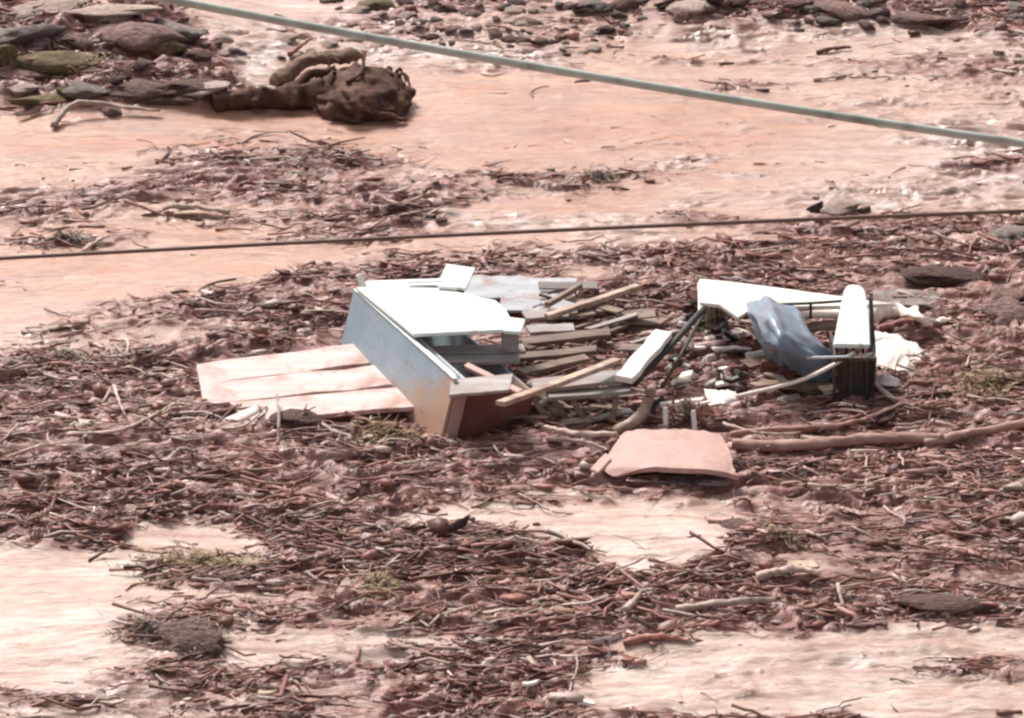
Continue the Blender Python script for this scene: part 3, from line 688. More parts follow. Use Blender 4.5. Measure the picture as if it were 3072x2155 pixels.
# ------------------------------------------------------------------ three pale boards left of the cabinet
wp = thing('wall_section', 'panel of pale pink boards lying flat left of the blue cabinet', 'wall panel', P(860, 1150))
def bpart(a, b, w, z0, z1, th=.045):
    o = plank('board', P(a[0], a[1], z0), P(b[0], b[1], z1), w, th, 'board', up=(0, random.uniform(-.10, -.04), 1), segs=6, warp=.006, jag=.045)
    o.parent = wp; o.location = o.location - wp.location; return o
bpart((588, 1130), (1200, 1057), .385, .055, .075); bpart((615, 1187), (1250, 1122), .385, .05, .07); bpart((690, 1243), (1320, 1187), .36, .045, .06)
# ------------------------------------------------------------------ planks and boards of the wreck
def pk(p0, z0, p1, z1, w, th, mat, label, cat='plank', name='plank', **kw):
    return plank(name, P(p0[0], p0[1], z0), P(p1[0], p1[1], z1), w, th, mat, label, cat, **kw)
pk((1500, 1212), .50, (1852, 1082), .42, .075, .045, 'tan', 'long straw coloured lath slanting from the red brown cabinet end')
pk((1645, 948), .20, (1915, 860), .22, .07, .05, 'tan', 'tan lath lying behind the cabinet, ending beside a dark stick')
pk((1642, 915), .20, (1740, 858), .26, .05, .05, 'brownwood', 'short dark brown stake slanting behind the white panel')
pk((1345, 1168), .48, (1530, 1150), .47, .30, .03, 'greywood', 'broken muddy grey board across the near end of the cabinet', segs=5, jag=.06)
pk((1400, 1098), .40, (1560, 1178), .47, .07, .04, 'slab', 'pinkish lath lying crosswise over the cabinet opening')
pk((1250, 1055), .38, (1572, 1048), .34, .16, .03, 'greywood', 'lilac grey board under the white panel edge, farther one')
pk((1275, 1082), .37, (1560, 1076), .33, .15, .03, 'greywood', 'lilac grey board below the white panel edge, nearer one')
pk((1415, 862), .13, (1700, 872), .10, .50, .03, 'bluegrey', 'wide blue grey sheet lying in the mud behind the tilted white board', 'sheet', 'flat_sheet', jag=.08, segs=10)
pk((1480, 915), .13, (1740, 918), .10, .28, .03, 'bluegrey', 'narrower blue grey sheet just beyond the right corner of the white panel', 'sheet', 'flat_sheet', jag=.08, segs=10)
pk((1565, 950), .14, (1730, 940), .12, .18, .03, 'greywood', 'short muddy grey board beside the tip of the white panel')
pk((1580, 992), .15, (1720, 985), .13, .16, .03, 'greywood', 'stubby grey board right of the white panel tip')
pk((1560, 1030), .16, (1830, 1000), .16, .14, .04, 'brownwood', 'brown board lying in the middle of the wreck right of the white panel')
pk((1540, 1075), .20, (1790, 1050), .18, .12, .04, 'brownwood', 'muddy dark board in the middle of the wreck')
pk((1560, 1120), .26, (1760, 1075), .22, .11, .04, 'brownwood', 'brown board under the long straw coloured lath')
pk((1600, 1160), .28, (1905, 1128), .30, .22, .04, 'greywood', 'grey beam end beside the white plank end')
pk((1640, 1190), .24, (1895, 1168), .24, .13, .04, 'greywood', 'lower grey beam roofing the dark hollow')
for i, (a, b) in enumerate([((1640, 1255), (1600, 1195)), ((1700, 1258), (1655, 1195)), ((1755, 1262), (1715, 1198)), ((1835, 1268), (1850, 1195))]):
    pk(a, .02, b, .20, .05, .03, 'brownwood', ['leftmost slat standing in the dark hollow right of the cabinet', 'second slat from the left in the dark hollow', 'third slat from the left in the dark hollow', 'rightmost slat in the dark hollow, under the grey beam'][i], 'slat', 'slat', segs=2, up=(0, -1, .2))
mark_branch([(1585, 1212, .16), (1660, 1250, .10), (1740, 1270, .07), (1860, 1278, .06)], .026, 'bark_pale', 'curved pale branch below the dark hollow', taper=.7)
mark_branch([(1580, 1282, .05), (1700, 1305, .06), (1850, 1338, .06)], .03, 'bark_pale', 'straight pale branch reaching the pink slab from the left', taper=.9)
mark_branch([(1640, 1352, .04), (1760, 1352, .05), (1850, 1378, .04)], .022, 'bark_pale', 'wavy branch left of the pink slab')
# white plank with dark underside, props
wpk = pk((1872, 1140), .45, (1992, 1003), .50, .16, .06, 'white_dirty', 'bright white plank end pointing away left of the rubble', segs=6, jag=.01)
pk((1884, 1150), .36, (2000, 1012), .42, .13, .10, 'beam_and_shade', 'black beam under the bright white plank end', 'beam', 'beam')
pole('dark_pole', [P(1915, 1140, .34), P(2010, 1040, .40), P(2112, 925, .45)], .028, 'dark', 'black pole slanting up from the white plank to the white roof sheet', 'pole')
pole('dark_pole', [P(1985, 1165, .18), P(2040, 1070, .35), P(2085, 985, .42), P(2115, 940, .42)], .016, 'darkwood', 'thin curved dark rod right of the black slanting pole', 'pole')
pole('leaning_post', [P(1845, 1300, .02), P(1915, 1255, .12), P(1945, 1200, .24), P(1952, 1160, .36)], .055, 'tan', 'curved tan post propping the white plank above the pink slab', 'post', taper=.8)
pole('leaning_post', [P(1992, 1195, .16), P(1962, 1215, .10), P(1960, 1250, .02)], .024, 'darkwood', 'short dark prop beside the curved tan post', 'post')
pk((1985, 1215), .14, (2110, 1200), .16, .05, .035, 'cream', 'short white lath left of the white scrap sheet')
pk((1998, 1298), .02, (1996, 1225), .20, .04, .03, 'white_dirty', 'left upright white slat behind the pink slab', 'slat', 'slat', up=(0, -1, .2), segs=2)
pk((2085, 1300), .02, (2080, 1228), .20, .04, .03, 'white_dirty', 'right upright white slat behind the pink slab', 'slat', 'slat', up=(0, -1, .2), segs=2)
pk((1930, 1300), .03, (2000, 1292), .06, .10, .05, 'redbrown', 'dark red board end between the tan post and the white slats', 'board', 'board')
# pink slab
sheet('pink_slab', [[P(1872, 1296, .17), P(1960, 1288, .20), P(2070, 1290, .20), P(2165, 1304, .17)],
                    [P(1838, 1345, .15), P(1950, 1335, .21), P(2085, 1338, .21), P(2188, 1350, .18)],
                    [P(1812, 1405, .09), P(1940, 1390, .19), P(2090, 1396, .21), P(2205, 1412, .17)],
                    [P(1838, 1432, .06), P(1950, 1404, .19), P(2090, 1408, .21), P(2222, 1426, .16)]], 22, 16, .045, 'slab',
      'curved smooth pink slab lying at the front of the wreckage', 'slab', wob=.018, seed=3, freq=4, edge=.5)
plank('slab_chunk', P(1780, 1425, .05), P(1830, 1375, .12), .10, .07, 'slab', 'pale pink chunk at the left corner of the pink slab', 'chunk', segs=3, jag=.03)
pk((1980, 1445), .03, (2190, 1440), .04, .16, .03, 'greywood', 'greenish grey board half sunk under the front of the pink slab')
# logs to the right
pole('log', [PG(2195, 1352, .05), PG(2400, 1346, .06), PG(2620, 1334, .06), PG(2830, 1322, .05)], .052, 'log_pink', 'long thick pink log running right from the pink slab', 'log', n=36, sides=14, jit=.02, taper=.85, gnarl=.35)
pole('log', [PG(2770, 1350, .05), PG(2900, 1322, .06), PG(3000, 1305, .06), PG(3150, 1275, .05)], .042, 'log_pink', 'shorter pink log leaving the view at the right edge', 'log', n=30, sides=14, jit=.02, taper=.8, gnarl=.4)
mark_branch([(2190, 1330, .08), (2330, 1312, .08), (2470, 1305, .08), (2580, 1285, .08), (2710, 1238, .09)], .026, 'log_pink', 'thin forked branch rising right above the long pink log', n=16)
mark_branch([(2170, 1305, .1), (2280, 1322, .07), (2400, 1318, .05)], .018, 'bark_pale', 'thin twig leaving the right edge of the pink slab')
mark_branch([(2380, 1310, .05), (2560, 1272, .06), (2640, 1240, .05)], .018, 'bark', 'thin dark twig below the slatted crate')

# ------------------------------------------------------------------ right half: roof sheet, tarp, tapered slab
zr = .46
tag(local_mesh_object('roof_sheet', plate_bm([P(2096, 846, zr), P(2098, 918, zr), P(2160, 925, zr), P(2215, 962, zr), P(2262, 935, zr), P(2420, 930, zr - .04), P(2560, 928, zr - .08), P(2690, 922, zr - .12), P(2540, 902, zr - .06), P(2380, 880, zr - .02), P(2230, 860, zr)], .035), 'white_dirty'),
    'long wedge shaped white sheet behind the blue tarpaulin', 'roof sheet')
plank('sheet_edge', P(2103, 948, .28), P(2101, 850, .38), .03, .05, 'cream', 'thin pale upright edge at the left end of the white wedge sheet', 'edge strip', segs=3, up=(1, 0, .2))
pole('dark_rod', [P(2318, 914, .48), P(2430, 910, .50), P(2535, 903, .50)], .014, 'dark', 'thin black rod level behind the white tapered slab', 'rod', jit=.02)
pole('dark_rod', [P(2432, 912, .49), P(2432, 955, .30)], .012, 'dark', 'short black rod hanging behind the blue tarpaulin', 'rod', n=3, jit=.02)
pk((2340, 950), .30, (2520, 940), .30, .12, .03, 'cream', 'pale board between the blue tarpaulin and the tapered slab')
pk((2380, 990), .25, (2520, 975), .25, .12, .04, 'brownwood', 'brown board shaded behind the blue tarpaulin')
tarp = [[P(2238, 908, .52), P(2278, 892, .60), P(2322, 900, .58), P(2398, 932, .48)],
        [P(2250, 962, .48), P(2302, 950, .70), P(2362, 955, .64), P(2438, 990, .44)],
        [P(2266, 1012, .40), P(2318, 1008, .66), P(2384, 1014, .60), P(2486, 1050, .36)],
        [P(2294, 1060, .28), P(2336, 1060, .52), P(2392, 1066, .46), P(2500, 1108, .24)],
        [P(2330, 1092, .16), P(2352, 1096, .26), P(2400, 1125, .16), P(2478, 1176, .03)]]
sheet('blue_tarpaulin', tarp, 40, 44, .012, 'tarp', 'crumpled pale blue tarpaulin draped over the wreckage', 'tarpaulin', wob=.03, seed=9, freq=4, fold=.016)
pk((2300, 1150), .0, (2310, 1085), .22, .14, .05, 'redbrown', 'added maroon board standing for the dark shade under the blue tarpaulin', 'board', 'board', up=(0, -1, .2), segs=2)  # added board, dark colour stands for the shade below the tarp
pk((2360, 1160), .0, (2368, 1100), .20, .16, .05, 'redbrown', 'added purplish board standing for the shade under the blue tarpaulin, right one', 'board', 'board', up=(0, -1, .2), segs=2)  # second added board, carrying the same purple shade
pole('pale_rod', [P(2375, 1074, .40), P(2460, 1073, .42), P(2548, 1071, .44)], .013, 'metal', 'thin pale rod level between tarpaulin and slatted crate', 'rod', jit=.02)
pole('pale_rod', [P(2085, 1216, .16), P(2250, 1180, .20), P(2400, 1142, .28), P(2500, 1095, .38), P(2562, 1058, .44)], .017, 'cream', 'long pale rod sloping from the white scrap up to the crate', 'rod', n=16, jit=.05)
sheet('scrap_sheet', [[P(2112, 1168, .20), P(2160, 1172, .22), P(2208, 1178, .2)], [P(2118, 1192, .19), P(2160, 1195, .22), P(2206, 1196, .2)], [P(2126, 1216, .16), P(2165, 1212, .2), P(2205, 1208, .17)]], 12, 8, .02, 'white_dirty',
      'small bright white scrap sheet behind the pink slab', 'scrap sheet', wob=.02, seed=12, edge=.8)
# tapered slab on a slatted crate
cr = thing('slatted_crate', 'dark upright crate of thin slats under the white tapered slab', 'crate', P(2558, 1212))
cx0, cx1 = P(2508, 1212).x, P(2612, 1212).x; cyf = P(2558, 1212).y; base = cr.location
def crp(name, a, b, w, th, mat, up): 
    o = plank(name, a, b, w, th, mat, up=up, segs=2, jag=.004); o.parent = cr; o.location = o.location - base; return o
for i in range(4):
    xx = cx0 + (cx1 - cx0) * (i + .5 + [0, .15, -.1, .1][i]) / 4
    crp('slat', (xx, cyf, -.04), (xx + [.02, -.01, .03, -.02][i], cyf + .01, .44), [.02, .035, .016, .03][i], .014, 'dark', (0, -1, 0))
    crp('slat', (xx, cyf + .5, -.04), (xx, cyf + .5, .44), .025, .018, 'darkwood', (0, -1, 0))
for zz in (.02, .43):
    for yy in (cyf - .02, cyf + .52): crp('rail', (cx0 - .02, yy, zz), (cx1 + .02, yy, zz), .035, .02, 'darkwood', (0, -1, 0))
for xx in (cx0 - .02, cx1 + .02):
    crp('side_board', (xx, cyf - .02, .2), (xx, cyf + .52, .2), .46, .02, 'darkwood', (1, 0, 0))
crp('back_board', (cx0, cyf + .035, .2), (cx1, cyf + .035, .2), .42, .015, 'darkwood', (0, -1, 0))
zs0, zs1 = .47, .72
tag(local_mesh_object('tapered_slab', plate_bm([P(2499, 1046, zs0), P(2609, 1048, zs0), P(2606, 960, (zs0 + zs1) / 2), P(2594, 884, zs1), P(2582, 870, zs1), P(2560, 865, zs1), P(2542, 868, zs1), P(2530, 884, zs1), P(2516, 955, (zs0 + zs1) / 2)], .05), 'white'),
    'white tapered slab with a rounded far end propped on the dark crate', 'slab')
plank('black_post', P(2622, 1065, .35), P(2612, 895, .70), .035, .03, 'dark', 'thin black post along the right side of the white tapered slab', 'post', segs=3, up=(0, -1, .2), jag=.004)
plank('white_stake', P(2614, 1160, .05), P(2600, 1062, .42), .085, .04, 'cream', 'narrow white stake at the right front of the crate', 'stake', segs=3, up=(0, -1, .2), jag=.005, taper=1.3)
pole('prop_stick', [P(2612, 1142, .16), P(2650, 1175, .09), P(2690, 1205, .03)], .024, 'tan', 'short stick leaning from the crate down to the right', 'stick', jit=.08)
pole('thin_peg', [P(2560, 1255, -.05), P(2562, 1215, .1)], .012, 'dark', 'thin dark peg in front of the slatted crate', 'peg', n=3)
sheet('cream_sheet', [[P(2618, 995, .10), P(2680, 1000, .14), P(2730, 1022, .12), P(2785, 1058, .07)], [P(2616, 1040, .12), P(2680, 1045, .17), P(2725, 1062, .13), P(2765, 1088, .06)], [P(2620, 1096, .07), P(2670, 1104, .10), P(2705, 1112, .09), P(2735, 1126, .04)]], 26, 22, .015, 'cream',
      'crumpled cream sheet lying right of the white tapered slab', 'sheet', wob=.018, seed=18, freq=5, edge=.9, fold=.012)
pole('driftwood', [PG(2618, 968, .12), PG(2700, 972, .14), PG(2770, 988, .10), PG(2850, 985, .08)], .07, 'cream', 'pale driftwood log beyond the crumpled cream sheet', 'log', n=34, sides=14, jit=.04, taper=.4, gnarl=.8)
mark_branch([(2640, 1000, .05), (2740, 1012, .05), (2830, 1025, .05)], .03, 'bark', 'dark branch between driftwood and cream sheet')
sheet('plastic_scrap', [[P(2618, 1130, .1), P(2660, 1122, .14), P(2700, 1130, .08)], [P(2622, 1160, .08), P(2665, 1158, .12), P(2704, 1162, .06)]], 10, 6, .012, 'greywood', 'grey scrap between crate and cream sheet', 'scrap', wob=.03, seed=19)
sheet('grey_sheet', [[P(2620, 870, .10), P(2720, 868, .12), P(2830, 880, .08)], [P(2620, 915, .10), P(2720, 915, .14), P(2800, 915, .07)]], 16, 10, .02, 'rock_grey', 'dull grey sheet in the mud behind the tapered slab', 'sheet', wob=.03, seed=23)

random.seed(88)
for zone, cnt, lab, grp in [((1600, 900, 2060, 1110), 15, 'lying in the middle of the wreck between cabinet and rubble', 'fragments in the middle of the wreck'),
                            ((1560, 1200, 1900, 1290), 10, 'in the dark hollow right of the cabinet', 'fragments in the hollow'),
                            ((2240, 1120, 2560, 1210), 12, 'under the long pale rod below the tarpaulin', 'fragments under the pale rod')]:
    for k in range(cnt):
        px, py = random.uniform(zone[0], zone[2]), random.uniform(zone[1], zone[3]); Lk = random.uniform(.18, .55)
        c = PG(px, py, random.uniform(.03, .12)); a = random.gauss(.15, .45); d = Vector((math.cos(a), math.sin(a), random.gauss(0, .12))) * Lk / 2
        mt = random.choice(['brownwood', 'brownwood', 'brownwood', 'brownwood', 'tan', 'greywood'])
        lk = ('long ' if Lk > .36 else 'short ') + {'brownwood': 'brown', 'tan': 'tan', 'greywood': 'grey', 'slab': 'pinkish'}[mt]
        plank('plank_fragment', c - d, c + d, random.uniform(.04, .12), random.uniform(.015, .03), mt, lk + ' broken plank piece ' + lab, 'plank', None, lk + ' ' + grp, segs=3, jag=.03, up=(random.gauss(0, .2), random.gauss(-.1, .25), 1))
# ------------------------------------------------------------------ rocks
def rock_mesh(seed, mat, sub=3):
    v, f = ico(sub); r = np.random.default_rng(seed); o3 = r.uniform(-50, 50, 3)
    def n3(p, s): return (fbm(p[:, 0] * s + o3[0], p[:, 1] * s + p[:, 2] * s * .7 + o3[1], 3, seed) + fbm(p[:, 2] * s + o3[2], p[:, 0] * s * .6 - p[:, 1] * s, 3, seed + 9) - 1)
    d = 1 + .7 * n3(v, 1.3) + .4 * n3(v, 3.6) + .18 * n3(v, 9)
    q = v * d[:, None]
    for _ in range(9):                        # chipped facets
        nn = r.normal(size=3); nn /= np.linalg.norm(nn); k = r.uniform(.5, .8); e = q @ nn - k; q = q - np.outer(np.maximum(e, 0) * .8, nn)
    me = np_mesh('rock', q, f, True); me.materials.append(M[mat]); return me
RK = {m: [rock_mesh(40 + 7 * i + j, m) for i in range(3)] for j, m in enumerate(['rock', 'rock_dark', 'rock_grey', 'rock_olive', 'rock_pale'])}
def rock(px, pyb, wp_, hp_, mat, label, group=None, name='rock', cat='rock', yaw=None):
    s = mpp(px, pyb); sx = wp_ * s / 2 * (1.3 if wp_ > 100 else 1.12); szz = max((.38 if wp_ > 100 else .46) * hp_ * s, .01); sy = min(sx * .8, hp_ * s / 2 / .55)
    g = PG(px, pyb - hp_ * .40)
    o = bpy.data.objects.new(name, random.choice(RK[mat])); COL.objects.link(o)
    o.location = (g.x, g.y, g.z + szz * .12); o.scale = (sx, sy, szz * 1.15)
    o.rotation_euler = (random.uniform(-.15, .15), random.uniform(-.1, .1), random.uniform(-.3, .3) if yaw is None else yaw)
    return tag(o, label, cat, group)
random.seed(61)
for a in [
 (395, 200, 210, 120, 'rock', 'largest rounded purple brown boulder in the upper left mound', 'boulder'),
 (247, 195, 130, 70, 'rock_dark', 'dark purple boulder left of the largest rounded one', 'boulder'),
 (478, 198, 120, 75, 'rock_olive', 'olive boulder right of the largest rounded one', 'boulder'),
 (520, 148, 150, 90, 'rock_grey', 'grey boulder above the olive one, below the cable', 'boulder'),
 (70, 145, 230, 70, 'rock_grey', 'wide dark grey slab rock at the upper left edge', 'boulder'),
 (150, 268, 230, 70, 'rock_olive', 'broad moss green ledge rock low in the upper left mound', 'boulder'),
 (420, 298, 160, 75, 'rock', 'purplish boulder in the lower row of the upper left mound', 'boulder'),
 (512, 290, 105, 60, 'rock_dark', 'small dark boulder left of the pale pink rounded one', 'boulder'),
 (600, 275, 120, 55, 'rock_pale', 'pale pink rounded boulder at the right end of the mound', 'boulder'),
 (590, 345, 170, 70, 'rock_dark', 'brown boulder where the fallen trunk begins', 'boulder'),
 (430, 352, 300, 62, 'rock_dark', 'long low dark brown rock at the foot of the mound', 'boulder'),
 (262, 345, 130, 60, 'rock_grey', 'light grey rock at the foot of the mound', 'boulder'),
 (60, 285, 120, 45, 'rock', 'flat purplish rock at the left edge under the moss ledge', 'boulder'),
 (12, 240, 90, 95, 'rock_olive', 'olive boulder cut by the left edge', 'boulder'),
 (335, 70, 200, 50, 'rock_pale', 'pale pink mound of earth near the top left', 'boulder'),
 (110, 70, 220, 55, 'rock_pale', 'broad cream rock in the top left corner', 'boulder'),
 (455, 95, 130, 42, 'rock', 'flat reddish rock right of the pale pink mound', 'boulder'),
 (180, 320, 210, 40, 'rock_olive', 'thin olive rock ledge near the mud edge', 'boulder'),
 (1130, 55, 110, 70, 'rock_olive', 'olive brown boulder at the top above the cable', 'boulder'),
 (1800, 55, 130, 70, 'rock_grey', 'grey boulder at the top right of centre', 'boulder'),
 (1880, 50, 80, 60, 'rock_dark', 'dark boulder beside the grey one at the top', 'boulder'),
 (2050, 60, 120, 60, 'rock_pale', 'pale boulder with dark side in the top rubble', 'boulder'),
 (2160, 50, 110, 60, 'rock_dark', 'dark boulder right of the pale one in the top rubble', 'boulder'),
 (2520, 75, 150, 55, 'rock', 'blocky mauve boulder in the top right rubble', 'boulder'),
 (2380, 70, 120, 55, 'rock', 'mauve boulder left of the blocky one in the top right rubble', 'boulder'),
 (2740, 80, 190, 50, 'rock', 'wide mauve boulder at the end of the top right rubble', 'boulder'),
 (2515, 650, 100, 55, 'rock_pale', 'pale rounded stone just beyond the thin wire', 'stone'),
 (2450, 648, 50, 45, 'rock_dark', 'small dark stone left of the pale rounded one', 'stone'),
 (2590, 650, 60, 30, 'rock_dark', 'flat dark stone right of the pale rounded one', 'stone'),
 (3045, 745, 130, 75, 'rock_grey', 'smooth grey block at the right edge under the thin wire', 'boulder'),
 (3040, 1010, 170, 120, 'rock', 'brown boulder cut by the right edge beside the wreckage', 'boulder'),
 (3010, 930, 120, 80, 'rock', 'purplish rubble lump above the brown boulder at the right edge', 'boulder'),
 (2850, 870, 200, 60, 'rock_dark', 'low dark brown lump right of the dull grey sheet', 'boulder'),
 (900, 1320, 120, 60, 'rock_dark', 'low dark red lump in front of the board panel', 'stone'),
 (190, 1170, 40, 45, 'rock_dark', 'small dark red stone in the twigs at the left', 'stone'),
 (2640, 1275, 110, 60, 'rock_dark', 'rounded dark brown clod above the long log', 'stone'),
 (35, 1150, 70, 40, 'rock_pale', 'bright pale stone at the left edge', 'stone'),
 (2860, 1840, 240, 60, 'rock_dark', 'low dark brown hump at the lower right mud edge', 'boulder'),
 (2230, 1600, 130, 45, 'rock', 'flat mauve stone near the yellowish scrap', 'stone'),
]:
    rock(*a[:5], a[5], cat=a[6], name=a[6])
def zone_rocks(poly, cnt, wlo, whi, mats, label, group, name='stone'):
    k = 0
    xs_ = [p[0] for p in poly]; ys_ = [p[1] for p in poly]; A = np.array(poly)
    while k < cnt:
        px, py = random.uniform(min(xs_), max(xs_)), random.uniform(min(ys_), max(ys_))
        if poly_sd(np.array([px]), np.array([py]), poly)[0] < 0: continue
        wpx = wlo + (whi - wlo) * random.random() ** 2; m = random.choice(mats); sz_ = 'tiny' if wpx < wlo + (whi - wlo) * .12 else ('small' if wpx < wlo + (whi - wlo) * .4 else 'fist sized'); cw = {'rock': 'mauve', 'rock_dark': 'dark brown', 'rock_grey': 'grey', 'rock_pale': 'pale', 'rock_olive': 'olive'}[m]
        rock(px, py, wpx, wpx * random.uniform(.4, .65), m, f'{sz_} {cw} stone {label}', f'{sz_} {cw} stones {group}', name, 'stone'); k += 1
zone_rocks([(860, -30), (1420, -30), (1960, 0), (1940, 110), (1800, 170), (1560, 175), (1350, 150), (1100, 70)], 130, 20, 66, ['rock', 'rock', 'rock_pale', 'rock_dark', 'rock_grey'], 'in the rubble above the cable at the top centre', 'above the cable')
zone_rocks([(1960, -30), (3072, -30), (3072, 100), (2500, 110), (2000, 80)], 105, 22, 84, ['rock', 'rock_dark', 'rock', 'rock_grey'], 'in the dark rubble along the top right', 'along the top right')
zone_rocks([(200, 20), (640, 60), (620, 330), (350, 330), (0, 320), (0, 20)], 60, 26, 80, ['rock', 'rock_dark', 'rock_olive', 'rock_pale'], 'among the boulders of the upper left mound', 'of the upper left mound')
zone_rocks([(580, 140), (1020, 110), (1180, 160), (1000, 190), (680, 180)], 16, 26, 70, ['rock_pale', 'rock_grey', 'rock_dark'], 'in the pale silt just below the cable', 'below the cable')
zone_rocks([(1080, 600), (1330, 620), (1320, 700), (1150, 700)], 14, 24, 60, ['rock', 'rock_dark', 'rock_pale'], 'at the right end of the upper debris streak', 'at the end of the streak')
zone_rocks([(2020, 960), (2110, 940), (2230, 970), (2290, 1080), (2290, 1140), (2120, 1165), (1990, 1130), (1990, 1030)], 46, 22, 62, ['rock_pale', 'rock_dark', 'rock', 'rock_pale', 'rock_grey'], 'in the rubble framed by the wreckage', 'in the framed rubble')
# shards in the framed rubble and elsewhere
SH = [(2080, 1068, 90, 'white_dirty', 'pale shard in the left of the framed rubble'), (2190, 1070, 110, 'white_dirty', 'largest white shard in the framed rubble'), (2140, 1015, 70, 'cream', 'cream shard at the top of the framed rubble'),
      (2170, 1120, 60, 'white_dirty', 'small white shard low in the framed rubble'), (2060, 1120, 60, 'slab', 'pink shard near the dark rod in the framed rubble'), (2195, 950, 50, 'white', 'white chip beside the green plant'),
      (885, 1660, 120, 'slab', 'pale pink block lying in the lower left debris'), (1590, 2082, 80, 'white_dirty', 'white chip at the bottom of the view, left of another'), (1752, 2118, 65, 'white_dirty', 'bright white chip at the bottom, right of another'),
      (805, 2085, 60, 'scrap', 'cream chip in the bottom left debris'), (2405, 1690, 120, 'scrap', 'pale yellowish scrap in the lower right debris'), (2165, 1565, 110, 'slab', 'pinkish scrap on the mud tongue below the slab'),
      (1590, 1425, 70, 'slab', 'pink chip in the debris left of the pink slab'), (560, 640, 70, 'scrap', 'pale board end in the upper debris streak'), (290, 740, 70, 'tan', 'tan splinter beside the thin wire at the left')]
for px, py, wpx, mt, lab in SH:
    s = mpp(px, py) * wpx; c = PG(px, py, .025); a = random.uniform(-.3, .7); d = Vector((math.cos(a), math.sin(a), random.uniform(.0, .12))) * s / 2
    plank('shard', c - d * .85, c + d * .85, s * random.uniform(.3, .5), .022, mt, lab, 'shard', segs=4, jag=s * .16, warp=.08, taper=random.uniform(.35, .8), up=(random.uniform(-.35, .35), random.uniform(-.3, .3), 1))
random.seed(303)
for k in range(46):
    while True:
        px, py = random.uniform(1990, 2300), random.uniform(930, 1200)
        if poly_sd(np.array([px]), np.array([py]), [(2020, 960), (2110, 940), (2230, 970), (2290, 1080), (2320, 1160), (2120, 1190), (1990, 1170), (1990, 1030)])[0] > 0: break
    mt = random.choice(['white_dirty', 'white_dirty', 'cream', 'dark', 'dark', 'redbrown', 'greywood']); Lk = random.uniform(.07, .22); c = PG(px, py, random.uniform(.03, .10)); a = random.gauss(.1, .7)
    d = Vector((math.cos(a), math.sin(a), random.gauss(0, .35))) * Lk / 2
    lk = ('longish ' if Lk > .14 else 'little ') + {'white_dirty': 'white', 'cream': 'cream', 'dark': 'black', 'redbrown': 'maroon', 'greywood': 'grey'}[mt]
    plank('shard', c - d, c + d, Lk * random.uniform(.25, .6), random.uniform(.02, .05), mt, lk + ' shard in the rubble framed by the wreckage', 'shard', None, lk + ' shards in the framed rubble', segs=3, jag=.03, warp=.06, up=(random.gauss(0, .4), random.gauss(0, .4), 1))
rock(585, 1950, 190, 95, 'rock', 'purplish brown lump of earth at the bottom left under drowned brush', cat='boulder', name='boulder')
# ------------------------------------------------------------------ root ball, fallen trunk and logs beyond
tr = thing('fallen_tree', 'dark uprooted stump with its root ball and trunk lying in the mud', 'tree', PG(1100, 372))
tl = tr.location
def trp(o): o.parent = tr; o.location = o.location - tl; return o
rb = bmesh.new(); bmesh.ops.create_icosphere(rb, subdivisions=5, radius=1)
vv = np.array([list(v.co) for v in rb.verts])
dd = 1.08 + .22 * (fbm(vv[:, 0] * 1.5 + 9, vv[:, 1] * 1.5 + vv[:, 2] * 1.7, 4, 300, .6) - .5) * 2 + .34 * (fbm(vv[:, 0] * 6 + vv[:, 2] * 5, vv[:, 1] * 6 - vv[:, 2] * 3, 3, 310) - .5)
s0 = mpp(1095, 330); cc = PG(1085, 330)
for v, d in zip(rb.verts, dd): v.co = Vector((v.co.x * d * 135 * s0, v.co.y * d * .5, v.co.z * d * 70 * s0)) + cc + Vector((0, 0, .13))
trp(local_mesh_object('root_ball', rb, 'root', None, True))
trp(pole('trunk', [PG(640, 345, .06), PG(760, 330, .10), PG(880, 325, .13), PG(1010, 325, .22)], .10, 'root', None, None, n=40, sides=16, jit=.04, taper=1.5, gnarl=.9))
for pts, r in [([(1010, 300, .30), (930, 300, .26), (860, 320, .12)], .07), ([(1140, 300, .30), (1195, 310, .26), (1215, 345, .05)], .05), ([(1040, 345, .36), (1085, 335, .42), (1100, 300, .55)], .022), ([(1080, 300, .34), (1030, 300, .30), (960, 320, .14)], .07), ([(1120, 370, .12), (1180, 372, .08), (1220, 372, .03)], .04)]:
    trp(pole('root', [PG(a, b, c) for a, b, c in pts], r, 'root', None, None, n=18, sides=10, jit=.06, taper=.6, gnarl=.7))
random.seed(404)
for k in range(7):
    a0 = random.uniform(-.6, 3.0); px0, py0 = 1100 + 95 * math.cos(a0), 318 - 45 * math.sin(a0); ex = random.uniform(25, 70)
    z0 = random.uniform(.18, .42)
    trp(pole('root', [PG(px0, py0, z0), PG(px0 + ex * .5 * math.cos(a0), py0 - 10 * math.sin(a0), z0 + .02), PG(px0 + ex * math.cos(a0), py0 + random.uniform(-8, 22), z0 * random.uniform(.2, .8))], random.uniform(.014, .032), 'root', None, None, n=12, sides=7, jit=.06, taper=.35, gnarl=.7))
pole('log', [PG(825, 258, .06), PG(900, 236, .14), PG(980, 220, .18), PG(1072, 208, .15)], .075, 'rootlog', 'brown log lying behind the dark root ball', 'log', n=30, sides=14, jit=.04, taper=1.1, gnarl=.8)
pole('log', [PG(1000, 250, .05), PG(1070, 245, .05)], .06, 'root', 'short dark log tucked under the brown log', 'log', n=6, sides=8, jit=.1)
mark_branch([(868, 178, .04), (905, 158, .08), (935, 140, .1)], .03, 'bark', 'short dark branch standing above the brown log')
mark_branch([(160, 390, .03), (190, 368, .10), (240, 352, .14), (330, 356, .10), (480, 362, .05)], .035, 'bark_pale', 'pale arched branch at the foot of the upper left mound')
mark_branch([(490, 640, .04), (560, 642, .06), (690, 648, .04)], .03, 'bark_pale', 'pale straight log at the lower edge of the upper debris streak', taper=.8)
